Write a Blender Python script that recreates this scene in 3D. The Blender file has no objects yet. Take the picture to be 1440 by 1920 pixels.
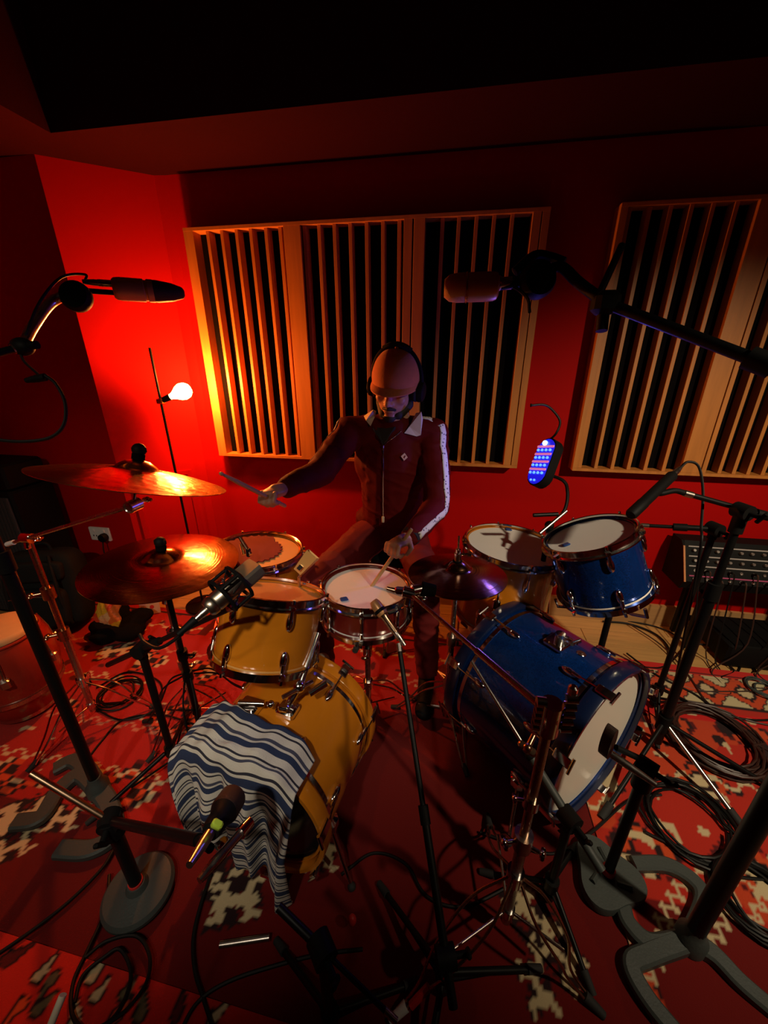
import bpy, math, random
import numpy as np
from mathutils import Vector as Vec, Matrix as Mat
from mathutils import noise as mnoise
from mathutils.bvhtree import BVHTree
PI = math.pi
random.seed(7); rng = np.random.default_rng(7)
SC = bpy.context.scene; COL = SC.collection

# ------------------------------------------------------------ camera
FPX = 721.0; TH = math.radians(21.8); YAW = math.radians(9.6); CH = 1.47
cd = bpy.data.cameras.new('camera'); cam = bpy.data.objects.new('camera', cd); COL.objects.link(cam)
cd.sensor_fit = 'VERTICAL'; cd.sensor_height = 24.0; cd.lens = 24.0 * FPX / 1920.0; cd.clip_start = 0.02
cam.location = (0, 0, CH); cam.rotation_euler = (PI / 2 - TH, 0, YAW); SC.camera = cam
# ------------------------------------------------------------ world, exposure
w = bpy.data.worlds.new('world'); SC.world = w; w.use_nodes = True
w.node_tree.nodes['Background'].inputs[0].default_value = (0, 0, 0, 1)
w.node_tree.nodes['Background'].inputs[1].default_value = 0.0
SC.view_settings.view_transform = 'Standard'; SC.view_settings.look = 'None'
SC.view_settings.gamma = 1.0; SC.view_settings.use_curve_mapping = False
SC.view_settings.exposure = 0.0
# ------------------------------------------------------------ room lights (the bulb and the LED lamp carry their own)
def lamp(name, kind, loc, energy, color, size=0.1, aim=None, spread=None):
    l = bpy.data.lights.new(name, kind); l.energy = energy; l.color = color
    if kind == 'AREA':
        l.size = size
        if spread: l.spread = spread
    else: l.shadow_soft_size = size
    o = bpy.data.objects.new(name, l); COL.objects.link(o); o.location = loc
    if aim is not None: o.rotation_euler = (Vec(aim) - Vec(loc)).to_track_quat('-Z', 'Y').to_euler()
    return o
o = lamp('unseen_spot', 'SPOT', (1.60, 0.10, 2.25), 180.0, (1.0, 0.80, 0.55), 0.045, (0.96, 1.62, 0.42)); o.data.spot_size = math.radians(77); o.data.spot_blend = 0.9
o = lamp('unseen_spot', 'SPOT', (-0.35, -0.55, 2.25), 70.0, (1.0, 0.86, 0.68), 0.045, (-0.62, 0.84, 0.50)); o.data.spot_size = math.radians(38); o.data.spot_blend = 0.9  # unseen spot added to brighten the towel and the amber kit
o = lamp('unseen_spot', 'SPOT', (-0.95, -0.75, 2.25), 62.0, (1.0, 0.84, 0.62), 0.045, (-1.55, 1.05, 0.30)); o.data.spot_size = math.radians(62); o.data.spot_blend = 1.0  # unseen fill spot added to lift the dark left side

# ------------------------------------------------------------ photo geometry: pixel of the 1440x1920 frame -> point
_f = Vec((-math.sin(YAW) * math.cos(TH), math.cos(YAW) * math.cos(TH), -math.sin(TH)))
_r = Vec((math.cos(YAW), math.sin(YAW), 0)); _u = _r.cross(_f); _C = Vec((0, 0, CH))
def ray(px, py): return _f + _r * ((px - 720) / FPX) + _u * ((960 - py) / FPX)
def D(px, py, d): return _C + ray(px, py) * d                       # at a depth
def Zp(px, py, z=0.0):
    v = ray(px, py); return _C + v * ((z - CH) / v.z)               # at a height
def Yp(px, py, y):
    v = ray(px, py); return _C + v * (y / v.y)                      # on a plane parallel to the back wall
def up_from(b, px, py):                                             # on the vertical above b
    v = ray(px, py); t = math.hypot(b[0], b[1]) / math.hypot(v.x, v.y); return Vec((b[0], b[1], CH + v.z * t))

# ------------------------------------------------------------ mesh building
def frame(a):
    a = Vec(a).normalized(); t = Vec((1, 0, 0)) if abs(a.x) < 0.8 else Vec((0, 1, 0))
    e1 = (t - a * t.dot(a)).normalized(); return e1, a.cross(e1), a
def basis(x, y, z, o=(0, 0, 0)):
    m = Mat((x, y, z)).transposed().to_4x4(); m.translation = Vec(o); return m
def look(o, d, up=(0, 0, 1)):                                       # matrix with local Y along d, Z near up
    y = Vec(d).normalized(); u = Vec(up); x = y.cross(u).normalized(); return basis(x, y, x.cross(y), o)
def spline(pts, n=8):
    P = [Vec(p) for p in pts]; P = [P[0] * 2 - P[1]] + P + [P[-1] * 2 - P[-2]]; out = []
    for i in range(1, len(P) - 2):
        a, b, c, d = P[i - 1:i + 3]
        for k in range(n):
            t = k / n
            out.append(0.5 * ((2 * b) + (c - a) * t + (2 * a - 5 * b + 4 * c - d) * t * t + (3 * b - 3 * c + d - a) * t ** 3))
    out.append(P[-2]); return out
class MB:
    def __init__(s): s.V = []; s.F = []
    def add(s, vs, fs):
        o = len(s.V); s.V.extend([tuple(v) for v in vs]); s.F.extend([tuple(i + o for i in f) for f in fs]); return s
    def box(s, c, size, M=None, bev=0.0):
        x, y, z = [d / 2 for d in size]; b = min(bev, x * .9, y * .9, z * .9)
        if b <= 0:
            vs = [Vec((i * x, j * y, k * z)) for i in (-1, 1) for j in (-1, 1) for k in (-1, 1)]
            fs = [(0, 1, 3, 2), (4, 6, 7, 5), (0, 4, 5, 1), (2, 3, 7, 6), (0, 2, 6, 4), (1, 5, 7, 3)]
        else:
            pl = [(-x, -y + b), (-x + b, -y), (x - b, -y), (x, -y + b), (x, y - b), (x - b, y), (-x + b, y), (-x, y - b)]
            vs = []
            for (zz, k) in ((-z, 1 - b / max(x, y)), (-z + b, 1), (z - b, 1), (z, 1 - b / max(x, y))):
                for (px, py) in pl: vs.append(Vec((px * k, py * k, zz)))
            fs = [tuple(range(7, -1, -1)), tuple(range(24, 32))]
            for l in range(3):
                for i in range(8): j = (i + 1) % 8; fs.append((l * 8 + i, l * 8 + j, l * 8 + 8 + j, l * 8 + 8 + i))
        c = Vec(c)
        vs = [(M @ v if M is not None else v) + c for v in vs] if M is None or M.translation.length == 0 else [M @ (v + c) for v in vs]
        return s.add(vs, fs)
    def lathe(s, prof, o=(0, 0, 0), axis=(0, 0, 1), seg=40, a0=0, a1=2 * PI):
        e1, e2, a = frame(axis); o = Vec(o); full = abs(a1 - a0) > 6.28; n = seg if full else seg + 1
        vs = []
        for (r, h) in prof:
            for i in range(n):
                t = a0 + (a1 - a0) * i / seg; vs.append(o + a * h + (e1 * math.cos(t) + e2 * math.sin(t)) * max(r, 1e-5))
        fs = []
        for l in range(len(prof) - 1):
            for i in range(seg):
                j = (i + 1) % n; fs.append((l * n + i, l * n + j, (l + 1) * n + j, (l + 1) * n + i))
        return s.add(vs, fs)
    def cyl(s, p0, p1, r0, r1=None, seg=14):
        p0 = Vec(p0); p1 = Vec(p1); r1 = r0 if r1 is None else r1; L = (p1 - p0).length
        return s.lathe([(0, 0), (r0, 0), (r1, L), (0, L)], p0, p1 - p0, seg)
    def tube(s, pts, r, seg=8, close=False):
        P = [Vec(p) for p in pts]; n = len(P); R = r if isinstance(r, (list, tuple)) else [r] * n
        if n < 2: return s
        t0 = (P[1] - P[0]).normalized(); e1, e2, _ = frame(t0); vs = []
        for i in range(n):
            a = P[(i - 1) % n] if (close or i > 0) else P[i]; b = P[(i + 1) % n] if (close or i < n - 1) else P[i]
            t = (b - a).normalized() if (b - a).length > 1e-9 else t0
            e1 = e1 - t * e1.dot(t)
            e1 = e1.normalized() if e1.length > 1e-6 else frame(t)[0]
            e2 = t.cross(e1); t0 = t
            for k in range(seg):
                q = 2 * PI * k / seg; vs.append(P[i] + (e1 * math.cos(q) + e2 * math.sin(q)) * R[i])
        fs = []
        for i in range(n if close else n - 1):
            i2 = (i + 1) % n
            for k in range(seg): k2 = (k + 1) % seg; fs.append((i * seg + k, i * seg + k2, i2 * seg + k2, i2 * seg + k))
        if not close: fs += [tuple(range(seg - 1, -1, -1)), tuple(range((n - 1) * seg, n * seg))]
        return s.add(vs, fs)
    def ball(s, c, r, M=None, seg=16, rings=10):
        r = r if isinstance(r, (list, tuple)) else (r, r, r); c = Vec(c); vs = [Vec((0, 0, -r[2]))]
        for i in range(1, rings):
            ph = PI * i / rings - PI / 2
            for k in range(seg):
                q = 2 * PI * k / seg; vs.append(Vec((r[0] * math.cos(ph) * math.cos(q), r[1] * math.cos(ph) * math.sin(q), r[2] * math.sin(ph))))
        vs.append(Vec((0, 0, r[2]))); fs = []
        for k in range(seg): fs.append((0, 1 + (k + 1) % seg, 1 + k))
        for i in range(rings - 2):
            for k in range(seg): k2 = (k + 1) % seg; b = 1 + i * seg; fs.append((b + k, b + k2, b + seg + k2, b + seg + k))
        t = len(vs) - 1; b = 1 + (rings - 2) * seg
        for k in range(seg): fs.append((b + k, b + (k + 1) % seg, t))
        return s.add([(M.to_3x3() @ v if M is not None else v) + c for v in vs], fs)
    def torus(s, c, axis, R, r, seg=40, rs=8):
        e1, e2, a = frame(axis); return s.tube([Vec(c) + (e1 * math.cos(2 * PI * i / seg) + e2 * math.sin(2 * PI * i / seg)) * R for i in range(seg)], r, rs, True)
    def prism(s, poly, z0, z1, M=None, inset=0.0):
        n = len(poly); vs = []; cx = sum(p[0] for p in poly) / n; cy = sum(p[1] for p in poly) / n
        for (z, k) in ((z0, 1), (z1 - inset, 1), (z1, 1 - inset * 4 if inset else 1)):
            for p in poly: vs.append(Vec((cx + (p[0] - cx) * k, cy + (p[1] - cy) * k, z)))
        fs = [tuple(range(n - 1, -1, -1)), tuple(range(2 * n, 3 * n))]
        for l in range(2):
            for i in range(n): j = (i + 1) % n; fs.append((l * n + i, l * n + j, l * n + n + j, l * n + n + i))
        return s.add([M @ v if M is not None else v for v in vs], fs)
    def capsule(s, p0, p1, r0, r1, seg=16):
        return s.cyl(p0, p1, r0, r1, seg).ball(p0, r0, None, seg).ball(p1, r1, None, seg)
    def grid(s, nu, nv, fn):
        vs = [fn(i / (nu - 1), j / (nv - 1)) for j in range(nv) for i in range(nu)]
        return s.add(vs, [(j * nu + i, j * nu + i + 1, (j + 1) * nu + i + 1, (j + 1) * nu + i) for j in range(nv - 1) for i in range(nu - 1)])
    def build(s, name, mat, parent=None, sm=38, kind=None, label=None):
        o = Vec((0, 0, 0)); p = parent
        while p is not None: o += Vec(p.location); p = p.parent
        me = bpy.data.meshes.new(name); me.from_pydata([(v[0] - o.x, v[1] - o.y, v[2] - o.z) for v in s.V], [], s.F)
        ob = bpy.data.objects.new(name, me); COL.objects.link(ob); finish(me, mat, sm)
        if parent is not None: ob.parent = parent
        if kind: ob['kind'] = kind
        if label: ob['label'] = label
        return ob
def finish(me, mat, sm=38):
    if mat is not None: me.materials.append(mat)
    if sm:
        me.polygons.foreach_set('use_smooth', [True] * len(me.polygons)); me.set_sharp_from_angle(angle=math.radians(sm))
    me.update()
def thing(name, label, cat, loc=(0, 0, 0), group=None):
    o = bpy.data.objects.new(name, None); COL.objects.link(o); o.location = loc; o.empty_display_size = .05
    return tag(o, label, cat, group)
def tag(o, label, cat, group=None, kind=None):
    o['label'] = label; o['category'] = cat
    if group: o['group'] = group
    if kind: o['kind'] = kind
    return o
def struct(o, label=None, cat=None):
    o['kind'] = 'structure'
    if label: o['label'] = label
    if cat: o['category'] = cat
    return o
def baked(name, mb, mat, parent, voxel, smooth=6, fac=.5):          # union of solids -> one continuous surface
    me = bpy.data.meshes.new('tmp'); me.from_pydata(mb.V, [], mb.F); ob = bpy.data.objects.new('tmp', me); COL.objects.link(ob)
    m = ob.modifiers.new('r', 'REMESH'); m.mode = 'VOXEL'; m.voxel_size = voxel
    if smooth: m = ob.modifiers.new('s', 'SMOOTH'); m.iterations = smooth; m.factor = fac
    dg = bpy.context.evaluated_depsgraph_get(); dg.update(); ev = ob.evaluated_get(dg); src = ev.to_mesh()
    n = len(src.vertices); co = np.empty(n * 3); src.vertices.foreach_get('co', co); fs = [tuple(p.vertices) for p in src.polygons]
    ev.to_mesh_clear(); bpy.data.objects.remove(ob); bpy.data.meshes.remove(me)
    r = MB(); r.V = [tuple(c) for c in co.reshape(-1, 3)]; r.F = fs
    return r.build(name, mat, parent, 180), r

# ------------------------------------------------------------ materials
MATS = {}
def mat(name, col, rough=.5, metal=0.0, spec=.5, coat=0.0, emit=None, es=0.0, var=0.0, vs=8.0, bump=0.0, bs=60.0, stretch=None, sheen=0.0, trans=0.0, rv=0.0):
    m = bpy.data.materials.new(name); m.use_nodes = True; nt = m.node_tree; b = nt.nodes['Principled BSDF']
    b.inputs['Base Color'].default_value = (*col, 1); b.inputs['Roughness'].default_value = rough; b.inputs['Metallic'].default_value = metal
    b.inputs['Specular IOR Level'].default_value = spec; b.inputs['Coat Weight'].default_value = coat; b.inputs['Sheen Weight'].default_value = sheen
    b.inputs['Transmission Weight'].default_value = trans
    if emit: b.inputs['Emission Color'].default_value = (*emit, 1); b.inputs['Emission Strength'].default_value = es
    if var or bump or rv:
        tc = nt.nodes.new('ShaderNodeTexCoord'); mp = nt.nodes.new('ShaderNodeMapping'); nt.links.new(tc.outputs['Object'], mp.inputs[0])
        if stretch: mp.inputs['Scale'].default_value = stretch
    def noise(sc, det=4):
        n = nt.nodes.new('ShaderNodeTexNoise'); n.inputs['Scale'].default_value = sc; n.inputs['Detail'].default_value = det
        nt.links.new(mp.outputs[0], n.inputs['Vector']); return n
    if var:
        n = noise(vs); mx = nt.nodes.new('ShaderNodeMix'); mx.data_type = 'RGBA'
        mx.inputs[6].default_value = (*[c * (1 - var) for c in col], 1); mx.inputs[7].default_value = (*[min(1, c * (1 + var)) for c in col], 1)
        nt.links.new(n.outputs['Fac'], mx.inputs[0]); nt.links.new(mx.outputs[2], b.inputs['Base Color'])
    if rv:
        n = noise(vs * 1.7); mr = nt.nodes.new('ShaderNodeMapRange'); mr.inputs[3].default_value = max(0.02, rough - rv); mr.inputs[4].default_value = rough + rv
        nt.links.new(n.outputs['Fac'], mr.inputs[0]); nt.links.new(mr.outputs[0], b.inputs['Roughness'])
    if bump:
        n = noise(bs, 3); bp = nt.nodes.new('ShaderNodeBump'); bp.inputs['Strength'].default_value = bump; bp.inputs['Distance'].default_value = .002
        nt.links.new(n.outputs['Fac'], bp.inputs['Height']); nt.links.new(bp.outputs[0], b.inputs['Normal'])
    MATS[name] = m; return m
def attr_color(m, name='col', target='Base Color', bump=None):
    nt = m.node_tree; b = nt.nodes['Principled BSDF']; a = nt.nodes.new('ShaderNodeAttribute'); a.attribute_name = name
    nt.links.new(a.outputs['Color'], b.inputs[target]); return m
wall_red = mat('red wall paint', (.40, .0018, .001), .7, spec=.10, var=.06, vs=3, bump=.15, bs=140)
ceil_m = mat('dark ceiling paint', (.03, .001, .001), .9, spec=.1, var=.1, vs=3, bump=.1)
ceil_k = mat('black ceiling', (.006, .005, .005), .9, var=.1)
oak = mat('amber stained slat wood', (.47, .17, .032), .48, var=.28, vs=5, stretch=(9, 9, .8), bump=.12, bs=40)
fabric_k = mat('black felt', (.004, .003, .003), .95, spec=.05, var=.3, vs=30, bump=.3, bs=300)
base_w = mat('skirting wood', (.42, .23, .09), .45, var=.2, vs=6, stretch=(.8, 6, 9))
plank_m = mat('floor board wood', (.50, .29, .10), .38, var=.30, vs=6, stretch=(.8, 9, 4), bump=.08, bs=40)
joint_m = mat('floor joint', (.03, .015, .008), .9)
chrome = mat('chrome', (.80, .78, .76), .13, 1.0, rv=.05, vs=12)
steel = mat('satin steel', (.52, .47, .43), .28, 1.0, rv=.08, vs=20)
black = mat('black powder coat', (.004, .004, .004), .42, spec=.2, rv=.1, vs=20)
blackm = mat('matt black plastic', (.005, .005, .005), .6, spec=.12, rv=.1)
rubber = mat('black rubber', (.012, .012, .012), .8, var=.2)
cable_m = mat('black cable', (.004, .004, .004), .5, spec=.25, var=.2, vs=30)
cable_r = mat('dark brown cable', (.035, .014, .010), .45, var=.2, vs=30)
grey_iron = mat('grey cast iron', (.038, .048, .045), .55, var=.15, vs=14, bump=.25, bs=180)
white_head = mat('coated drum head', (.66, .64, .61), .6, var=.05, vs=9, bump=.12, bs=320)
smooth_head = mat('clear white drum head', (.70, .67, .58), .32, var=.05, vs=5)
black_head = mat('black gloss drum head', (.008, .008, .008), .12)
orange_w = mat('amber lacquered maple', (.60, .195, .010), .22, coat=.6, var=.16, vs=4, stretch=(1, 1, 5))
snare_w = mat('dark red lacquered shell', (.16, .012, .008), .25, coat=.5, var=.15, vs=5)
brass = mat('brass', (.75, .45, .16), .25, 1.0, rv=.08)
gold = mat('champagne metal', (.50, .32, .20), .27, 1.0, rv=.06, vs=20)
skin = mat('skin', (.46, .22, .14), .5, var=.08, vs=20)
hair_m = mat('dark hair', (.012, .008, .006), .7, var=.3, vs=80, bump=.5, bs=200)
velour = mat('maroon velour', (.085, .0015, .0015), .75, spec=.15, var=.25, vs=7, bump=.2, bs=60)
tee = mat('black cotton', (.010, .009, .010), .85, var=.2)
cream = mat('cream collar knit', (.62, .55, .42), .8, var=.1, vs=40, bump=.2, bs=200)
white_p = mat('white plastic', (.70, .70, .68), .4, var=.03)
blue_gel = mat('blue gel pad', (.02, .06, .22), .25)
red_tape = mat('red tape', (.55, .02, .015), .5, var=.1)
green_tape = mat('green tape', (.42, .62, .05), .5, var=.1)
# ------------------------------------------------------------ room shell
WY = 2.126; XL = -2.75; XR = 3.1; YF = -2.6; ZS = 2.293; ZC = 2.75
def slab(name, a, b, m, label=None): # axis-aligned block
    c = [(a[i] + b[i]) / 2 for i in range(3)]; return struct(MB().box(c, [abs(b[i] - a[i]) for i in range(3)]).build(name, m, None, 0), label)
floor = slab('floor', (XL, YF, -.10), (XR, WY + .1, -.012), joint_m, 'amber timber board floor mostly hidden by red patterned rugs')
PW, PL = .118, 1.35; pm = {}
y = WY - PW / 2; row = 0
while y > YF:                                                        # each board its own piece
    x0 = XL - (row * .47) % PL
    while x0 < XR:
        a = max(x0, XL); b = min(x0 + PL, XR)
        if b - a > .05:
            L = round(b - a - .003, 3)
            if L not in pm:
                q = MB().box((0, 0, 0), (L, PW - .003, .012), None, .0015).build('plank', plank_m, None, 0); pm[L] = q.data
            else:
                q = bpy.data.objects.new('plank', pm[L]); COL.objects.link(q)
            q.parent = floor; q.location = ((a + b) / 2, y, -.006)
        x0 += PL
    y -= PW; row += 1
slab('ceiling', (XL, YF, ZC), (XR, WY + .1, ZC + .1), ceil_k)
slab('wall_back', (-1.43, WY, 0), (XR, WY + .1, ZC), wall_red, 'red painted back wall behind the drummer')
slab('wall_left_recess', (XL, 1.845, 0), (-1.853, 1.945, ZC), wall_red, 'dark red wall section with the white socket, left of the lamp')
p0 = Vec((-1.853, 1.845, 0)); p1 = Vec((-1.49, 2.118, 0)); d = (p1 - p0).normalized(); nrm = Vec((-d.y, d.x, 0))
q = MB(); q.prism([(p0.x, p0.y), (p1.x, p1.y), (-1.42, 2.128), (-1.42, 2.26), (p0.x + nrm.x * .1 - .1, p0.y + .16)], 0, ZC)
struct(q.build('wall_corner', wall_red, None, 0), 'red angled corner wall lit by the bare bulb')
slab('wall_left', (XL - .1, YF, 0), (XL, 1.945, ZC), wall_red)
slab('wall_right', (XR, YF, 0), (XR + .1, WY + .1, ZC), wall_red)
slab('wall_front', (XL, YF - .1, 0), (XR, YF, ZC), ceil_k)
q = MB().prism([(XL, YF), (-1.62, YF), (-1.62, 1.713), (XR, 1.713), (XR, 2.2), (XL, 2.2)], ZS, ZC)
struct(q.build('trim_soffit', ceil_m, None, 0), 'dropped soffit running along the left and back walls')
# skirting
bb = MB(); bb.box(((-1.42 + XR) / 2, WY - .009, .068), (XR + 1.42, .018, .136), None, .004)
struct(bb.build('baseboard_back', base_w, None, 0), 'pale timber skirting along the back wall')
# raised panel moulding low on the angled wall and the back wall
def moulding(name, o, ux, w_, z0, z1, off):
    mb = MB(); n = Vec((ux.y, -ux.x, 0)); c = Vec(o) + n * off
    M = basis(ux, n, Vec((0, 0, 1)))
    for zz in (z0, z1): mb.box(c + ux * (w_ / 2) + Vec((0, 0, zz)), (w_, .014, .026), M)
    for s in (0, w_): mb.box(c + ux * s + Vec((0, 0, (z0 + z1) / 2)), (.026, .014, z1 - z0 + .026), M)
    return struct(mb.build(name, wall_red, None, 0))
moulding('trim_1', p0 + d * .06, d, .30, .22, .82, .004)

# ------------------------------------------------------------ slatted acoustic panels
FY = 2.045
def xat(px, py): return Yp(px, py, FY).x
def slat_panel(label, x0, x1, fins, boards, z0=.935, z1=2.055):
    t = thing('acoustic_slat_panel', label, 'acoustic panel', ((x0 + x1) / 2, WY, z0), 'slatted timber acoustic panels')
    MB().box(((x0 + x1) / 2, WY - .008, (z0 + z1) / 2), (x1 - x0 - .01, .012, z1 - z0 - .01)).build('backing', fabric_k, t, 0)
    for zz in (z0 + .006, z1 - .006):
        MB().box(((x0 + x1) / 2, (FY + WY) / 2, zz), (x1 - x0, WY - FY - .002, .014), None, .001).build('frame_rail', oak, t, 0)
    for x in fins: MB().box((x, (FY + WY) / 2 + .004, (z0 + z1) / 2), (.016, WY - FY - .02, z1 - z0 - .026), None, .001).build('slat', oak, t, 0)
    for (a, b) in boards: MB().box(((a + b) / 2, (FY + WY) / 2 - .001, (z0 + z1) / 2), (b - a, WY - FY - .006, z1 - z0 - .026), None, .001).build('frame_board', oak, t, 0)
    return t
A = lambda px: xat(px, 425)
fA = [A(v) for v in (384, 411, 439, 466, 495, 522)] + [A(v) for v in (568, 596, 625, 655, 686, 717, 748)] + [A(v) for v in (829, 860, 893, 926, 960)]
slat_panel('long slatted wooden acoustic panel on the red wall behind the drummer', A(341), A(1029), fA,
           [(A(341), A(359)), (A(530), A(562)), (A(757), A(773)), (A(776), A(797)), (A(997), A(1013)), (A(1015), A(1029))])
B = lambda px: xat(px, 400)
fB = [B(v) for v in (1182, 1220, 1259, 1298, 1338, 1382)]
bx = B(1420); fB += [bx + .115 + .062 * (k + 1) for k in range(9)]
slat_panel('slatted wooden acoustic panel at the right, beneath the long boom arm', B(1163), bx + .85, fB, [(B(1163), B(1177)), (bx, bx + .085), (bx + .09, bx + .11), (bx + .76, bx + .85)])

# wall socket and plug
t = thing('wall_socket', 'white double wall socket low on the dark red wall', 'socket', Yp(190, 1000, 1.845))
c = Yp(190, 1000, 1.845)
MB().box(c + Vec((0, -.006, 0)), (.146, .012, .086), None, .004).build('faceplate', white_p, t)
for s in (-1, 1): MB().box(c + Vec((s * .035, -.013, .022)), (.012, .006, .018), None, .002).build('switch', white_p, t)
for q in (-.045, -.025): MB().box(c + Vec((q, -.0125, -.012)), (.006, .002, .010)).build('pin_slot', blackm, t, 0)
pc = c + Vec((.036, -.028, -.014))
t = thing('power_plug', 'round black power plug pushed into the white wall socket', 'plug', pc)
MB().lathe([(0, -.018), (.024, -.016), (.027, 0), (.024, .016), (0, .018)], pc, (0, -1, 0), 20).build('plug_body', blackm, t)
MB().tube(spline([pc + Vec((0, -.01, -.02)), pc + Vec((.01, -.03, -.10)), pc + Vec((.05, -.03, -.26)), (pc.x + .10, 1.78, .012)], 6), .004).build('cord', cable_m, t)
# ------------------------------------------------------------ rugs: woven pattern as a colour attribute on a fine sheet
CREAM = (.50, .40, .23); DARK = (.016, .005, .006); ORG = (.50, .055, .012); MAR = (.085, .005, .006); OLV = (.10, .085, .045); PINK = (.45, .16, .10)
rug_m = attr_color(mat('woven rug wool', (.3, .02, .01), .95, spec=.15, sheen=.2, bump=.6, bs=420))
def hsh(a, b): v = np.sin(a * 127.1 + b * 311.7) * 43758.5453; return v - np.floor(v)
def vnoise(x, y):
    xi, yi = np.floor(x), np.floor(y); fx, fy = x - xi, y - yi; fx = fx * fx * (3 - 2 * fx); fy = fy * fy * (3 - 2 * fy)
    return (hsh(xi, yi) * (1 - fx) + hsh(xi + 1, yi) * fx) * (1 - fy) + (hsh(xi, yi + 1) * (1 - fx) + hsh(xi + 1, yi + 1) * fx) * fy
def cell(x, y, px, py):
    i, j = np.floor(x / px), np.floor(y / py); return x - (i + .5) * px, y - (j + .5) * py, i, j
def step(v, s): return np.floor(v / s) * s
def put(c, m, col): c[m] = col
def medallions(c, x, y, px, py, s, mask, seed=0):
    dx, dy, i, j = cell(x, y, px, py); h = hsh(i + seed, j * 3.1)
    d = (step(np.abs(dx), s) * (py / px) + step(np.abs(dy), s)) / (py * .5)
    hook = ((step(np.abs(dx), s) / s + step(np.abs(dy), s) / s) % 3 == 0)
    for lo, hi, k in ((0, .16, CREAM), (.16, .30, DARK), (.30, .46, ORG), (.46, .56, DARK), (.56, .64, CREAM)):
        m = mask & (d >= lo) & (d < hi)
        if k is CREAM and lo == 0: m &= h < .5
        if lo == .56: m &= hook
        put(c, m, k)
    put(c, mask & (d >= .64) & (d < .72) & (h > .3), MAR)
def zigzag(c, x, y, per, amp, v0, wd, mask, col=CREAM):
    t = x / per; z = np.abs(t - np.floor(t) - .5) * 2 * amp; put(c, mask & (np.abs(y - v0 - step(z, .012)) < wd), col)
def boteh(c, x, y, cx, cy, r, ang, col):
    ca, sa = math.cos(ang), math.sin(ang); u = (x - cx) * ca + (y - cy) * sa; v = -(x - cx) * sa + (y - cy) * ca
    t = np.clip(u / (3.2 * r), 0, 1); vv = v - .9 * r * t * t; d = np.hypot(u - np.clip(u, 0, 3.2 * r), vv) - r * (1 - .85 * t)
    put(c, d < .006, DARK); put(c, d < 0, col)
def blobs(c, x, y, cx, cy, ang, n=7, s=.018, col=CREAM):              # hooked cross of small woven steps
    ca, sa = math.cos(ang), math.sin(ang); u = (x - cx) * ca + (y - cy) * sa; v = -(x - cx) * sa + (y - cy) * ca
    w_ = (vnoise(u * 70 + 3, v * 70) - .5) * .012; u = step(u + w_, .006); v = step(v + w_, .006)
    m = ((np.abs(v) < s * .8) & (np.abs(u) < s * n * .55)) | ((np.abs(np.abs(u) - s * 2.2) < s * .75) & (np.abs(v) < s * 2.6)) | ((np.abs(np.abs(v) - s * 2.3) < s * .5) & (np.abs(np.abs(u) - s * 3.2) < s * 1.1))
    put(c, (np.abs(u) < s * n * .62) & (np.abs(v) < s * 3.4) & ~m & (vnoise(u * 60, v * 60) > .35), DARK); put(c, m, col)
def rug(name, label, corner, ux, size, z, fn, res=.0075, thick=.006, name_fringe=False):
    uy = Vec((-ux.y, ux.x, 0)); nu, nv = int(size[0] / res) + 1, int(size[1] / res) + 1
    t = thing(name, label, 'rug', (corner[0], corner[1], 0))
    U, V = np.meshgrid(np.linspace(0, size[0], nu), np.linspace(0, size[1], nv))
    X = corner[0] + U * ux.x + V * uy.x; Y = corner[1] + U * ux.y + V * uy.y
    c = fn(X.ravel(), Y.ravel(), U.ravel(), V.ravel(), size); Zv = z + .0022 * vnoise(X.ravel() * 5, Y.ravel() * 5)
    mb = MB(); mb.V = list(zip(X.ravel(), Y.ravel(), Zv))
    idx = np.arange(nu * nv).reshape(nv, nu)
    mb.F = [tuple(q) for q in np.stack([idx[:-1, :-1], idx[:-1, 1:], idx[1:, 1:], idx[1:, :-1]], -1).reshape(-1, 4)]
    rim = list(idx[0, :]) + list(idx[1:, -1]) + list(idx[-1, -2::-1]) + list(idx[-2:0:-1, 0]); n0 = len(mb.V)
    mb.V += [(mb.V[k][0], mb.V[k][1], z - thick + .001) for k in rim]; n = len(rim)
    mb.F += [(rim[(k + 1) % n], rim[k], n0 + k, n0 + (k + 1) % n) for k in range(n)]
    c = np.concatenate([c, c[rim]]); o = mb.build('pile', rug_m, t, 0)
    a = o.data.color_attributes.new('col', 'FLOAT_COLOR', 'POINT'); a.data.foreach_set('color', np.concatenate([c, np.ones((len(c), 1))], 1).astype(np.float32).ravel())
    fr = MB()
    for s_ in ((0,) if name_fringe else ()):
        for k in range(int(size[1] / .022)):
            b = Vec((corner[0], corner[1], z - .002)) + ux * s_ + uy * (k * .022 + .01); e = b + ux * (.035 if s_ else -.035) + uy * random.uniform(-.01, .01); e.z = max(.003, z - thick)
            fr.tube([b, e], .0022, 4)
    if fr.V: fr.build('fringe', cream, t, 0, 'stuff'); return t
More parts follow.
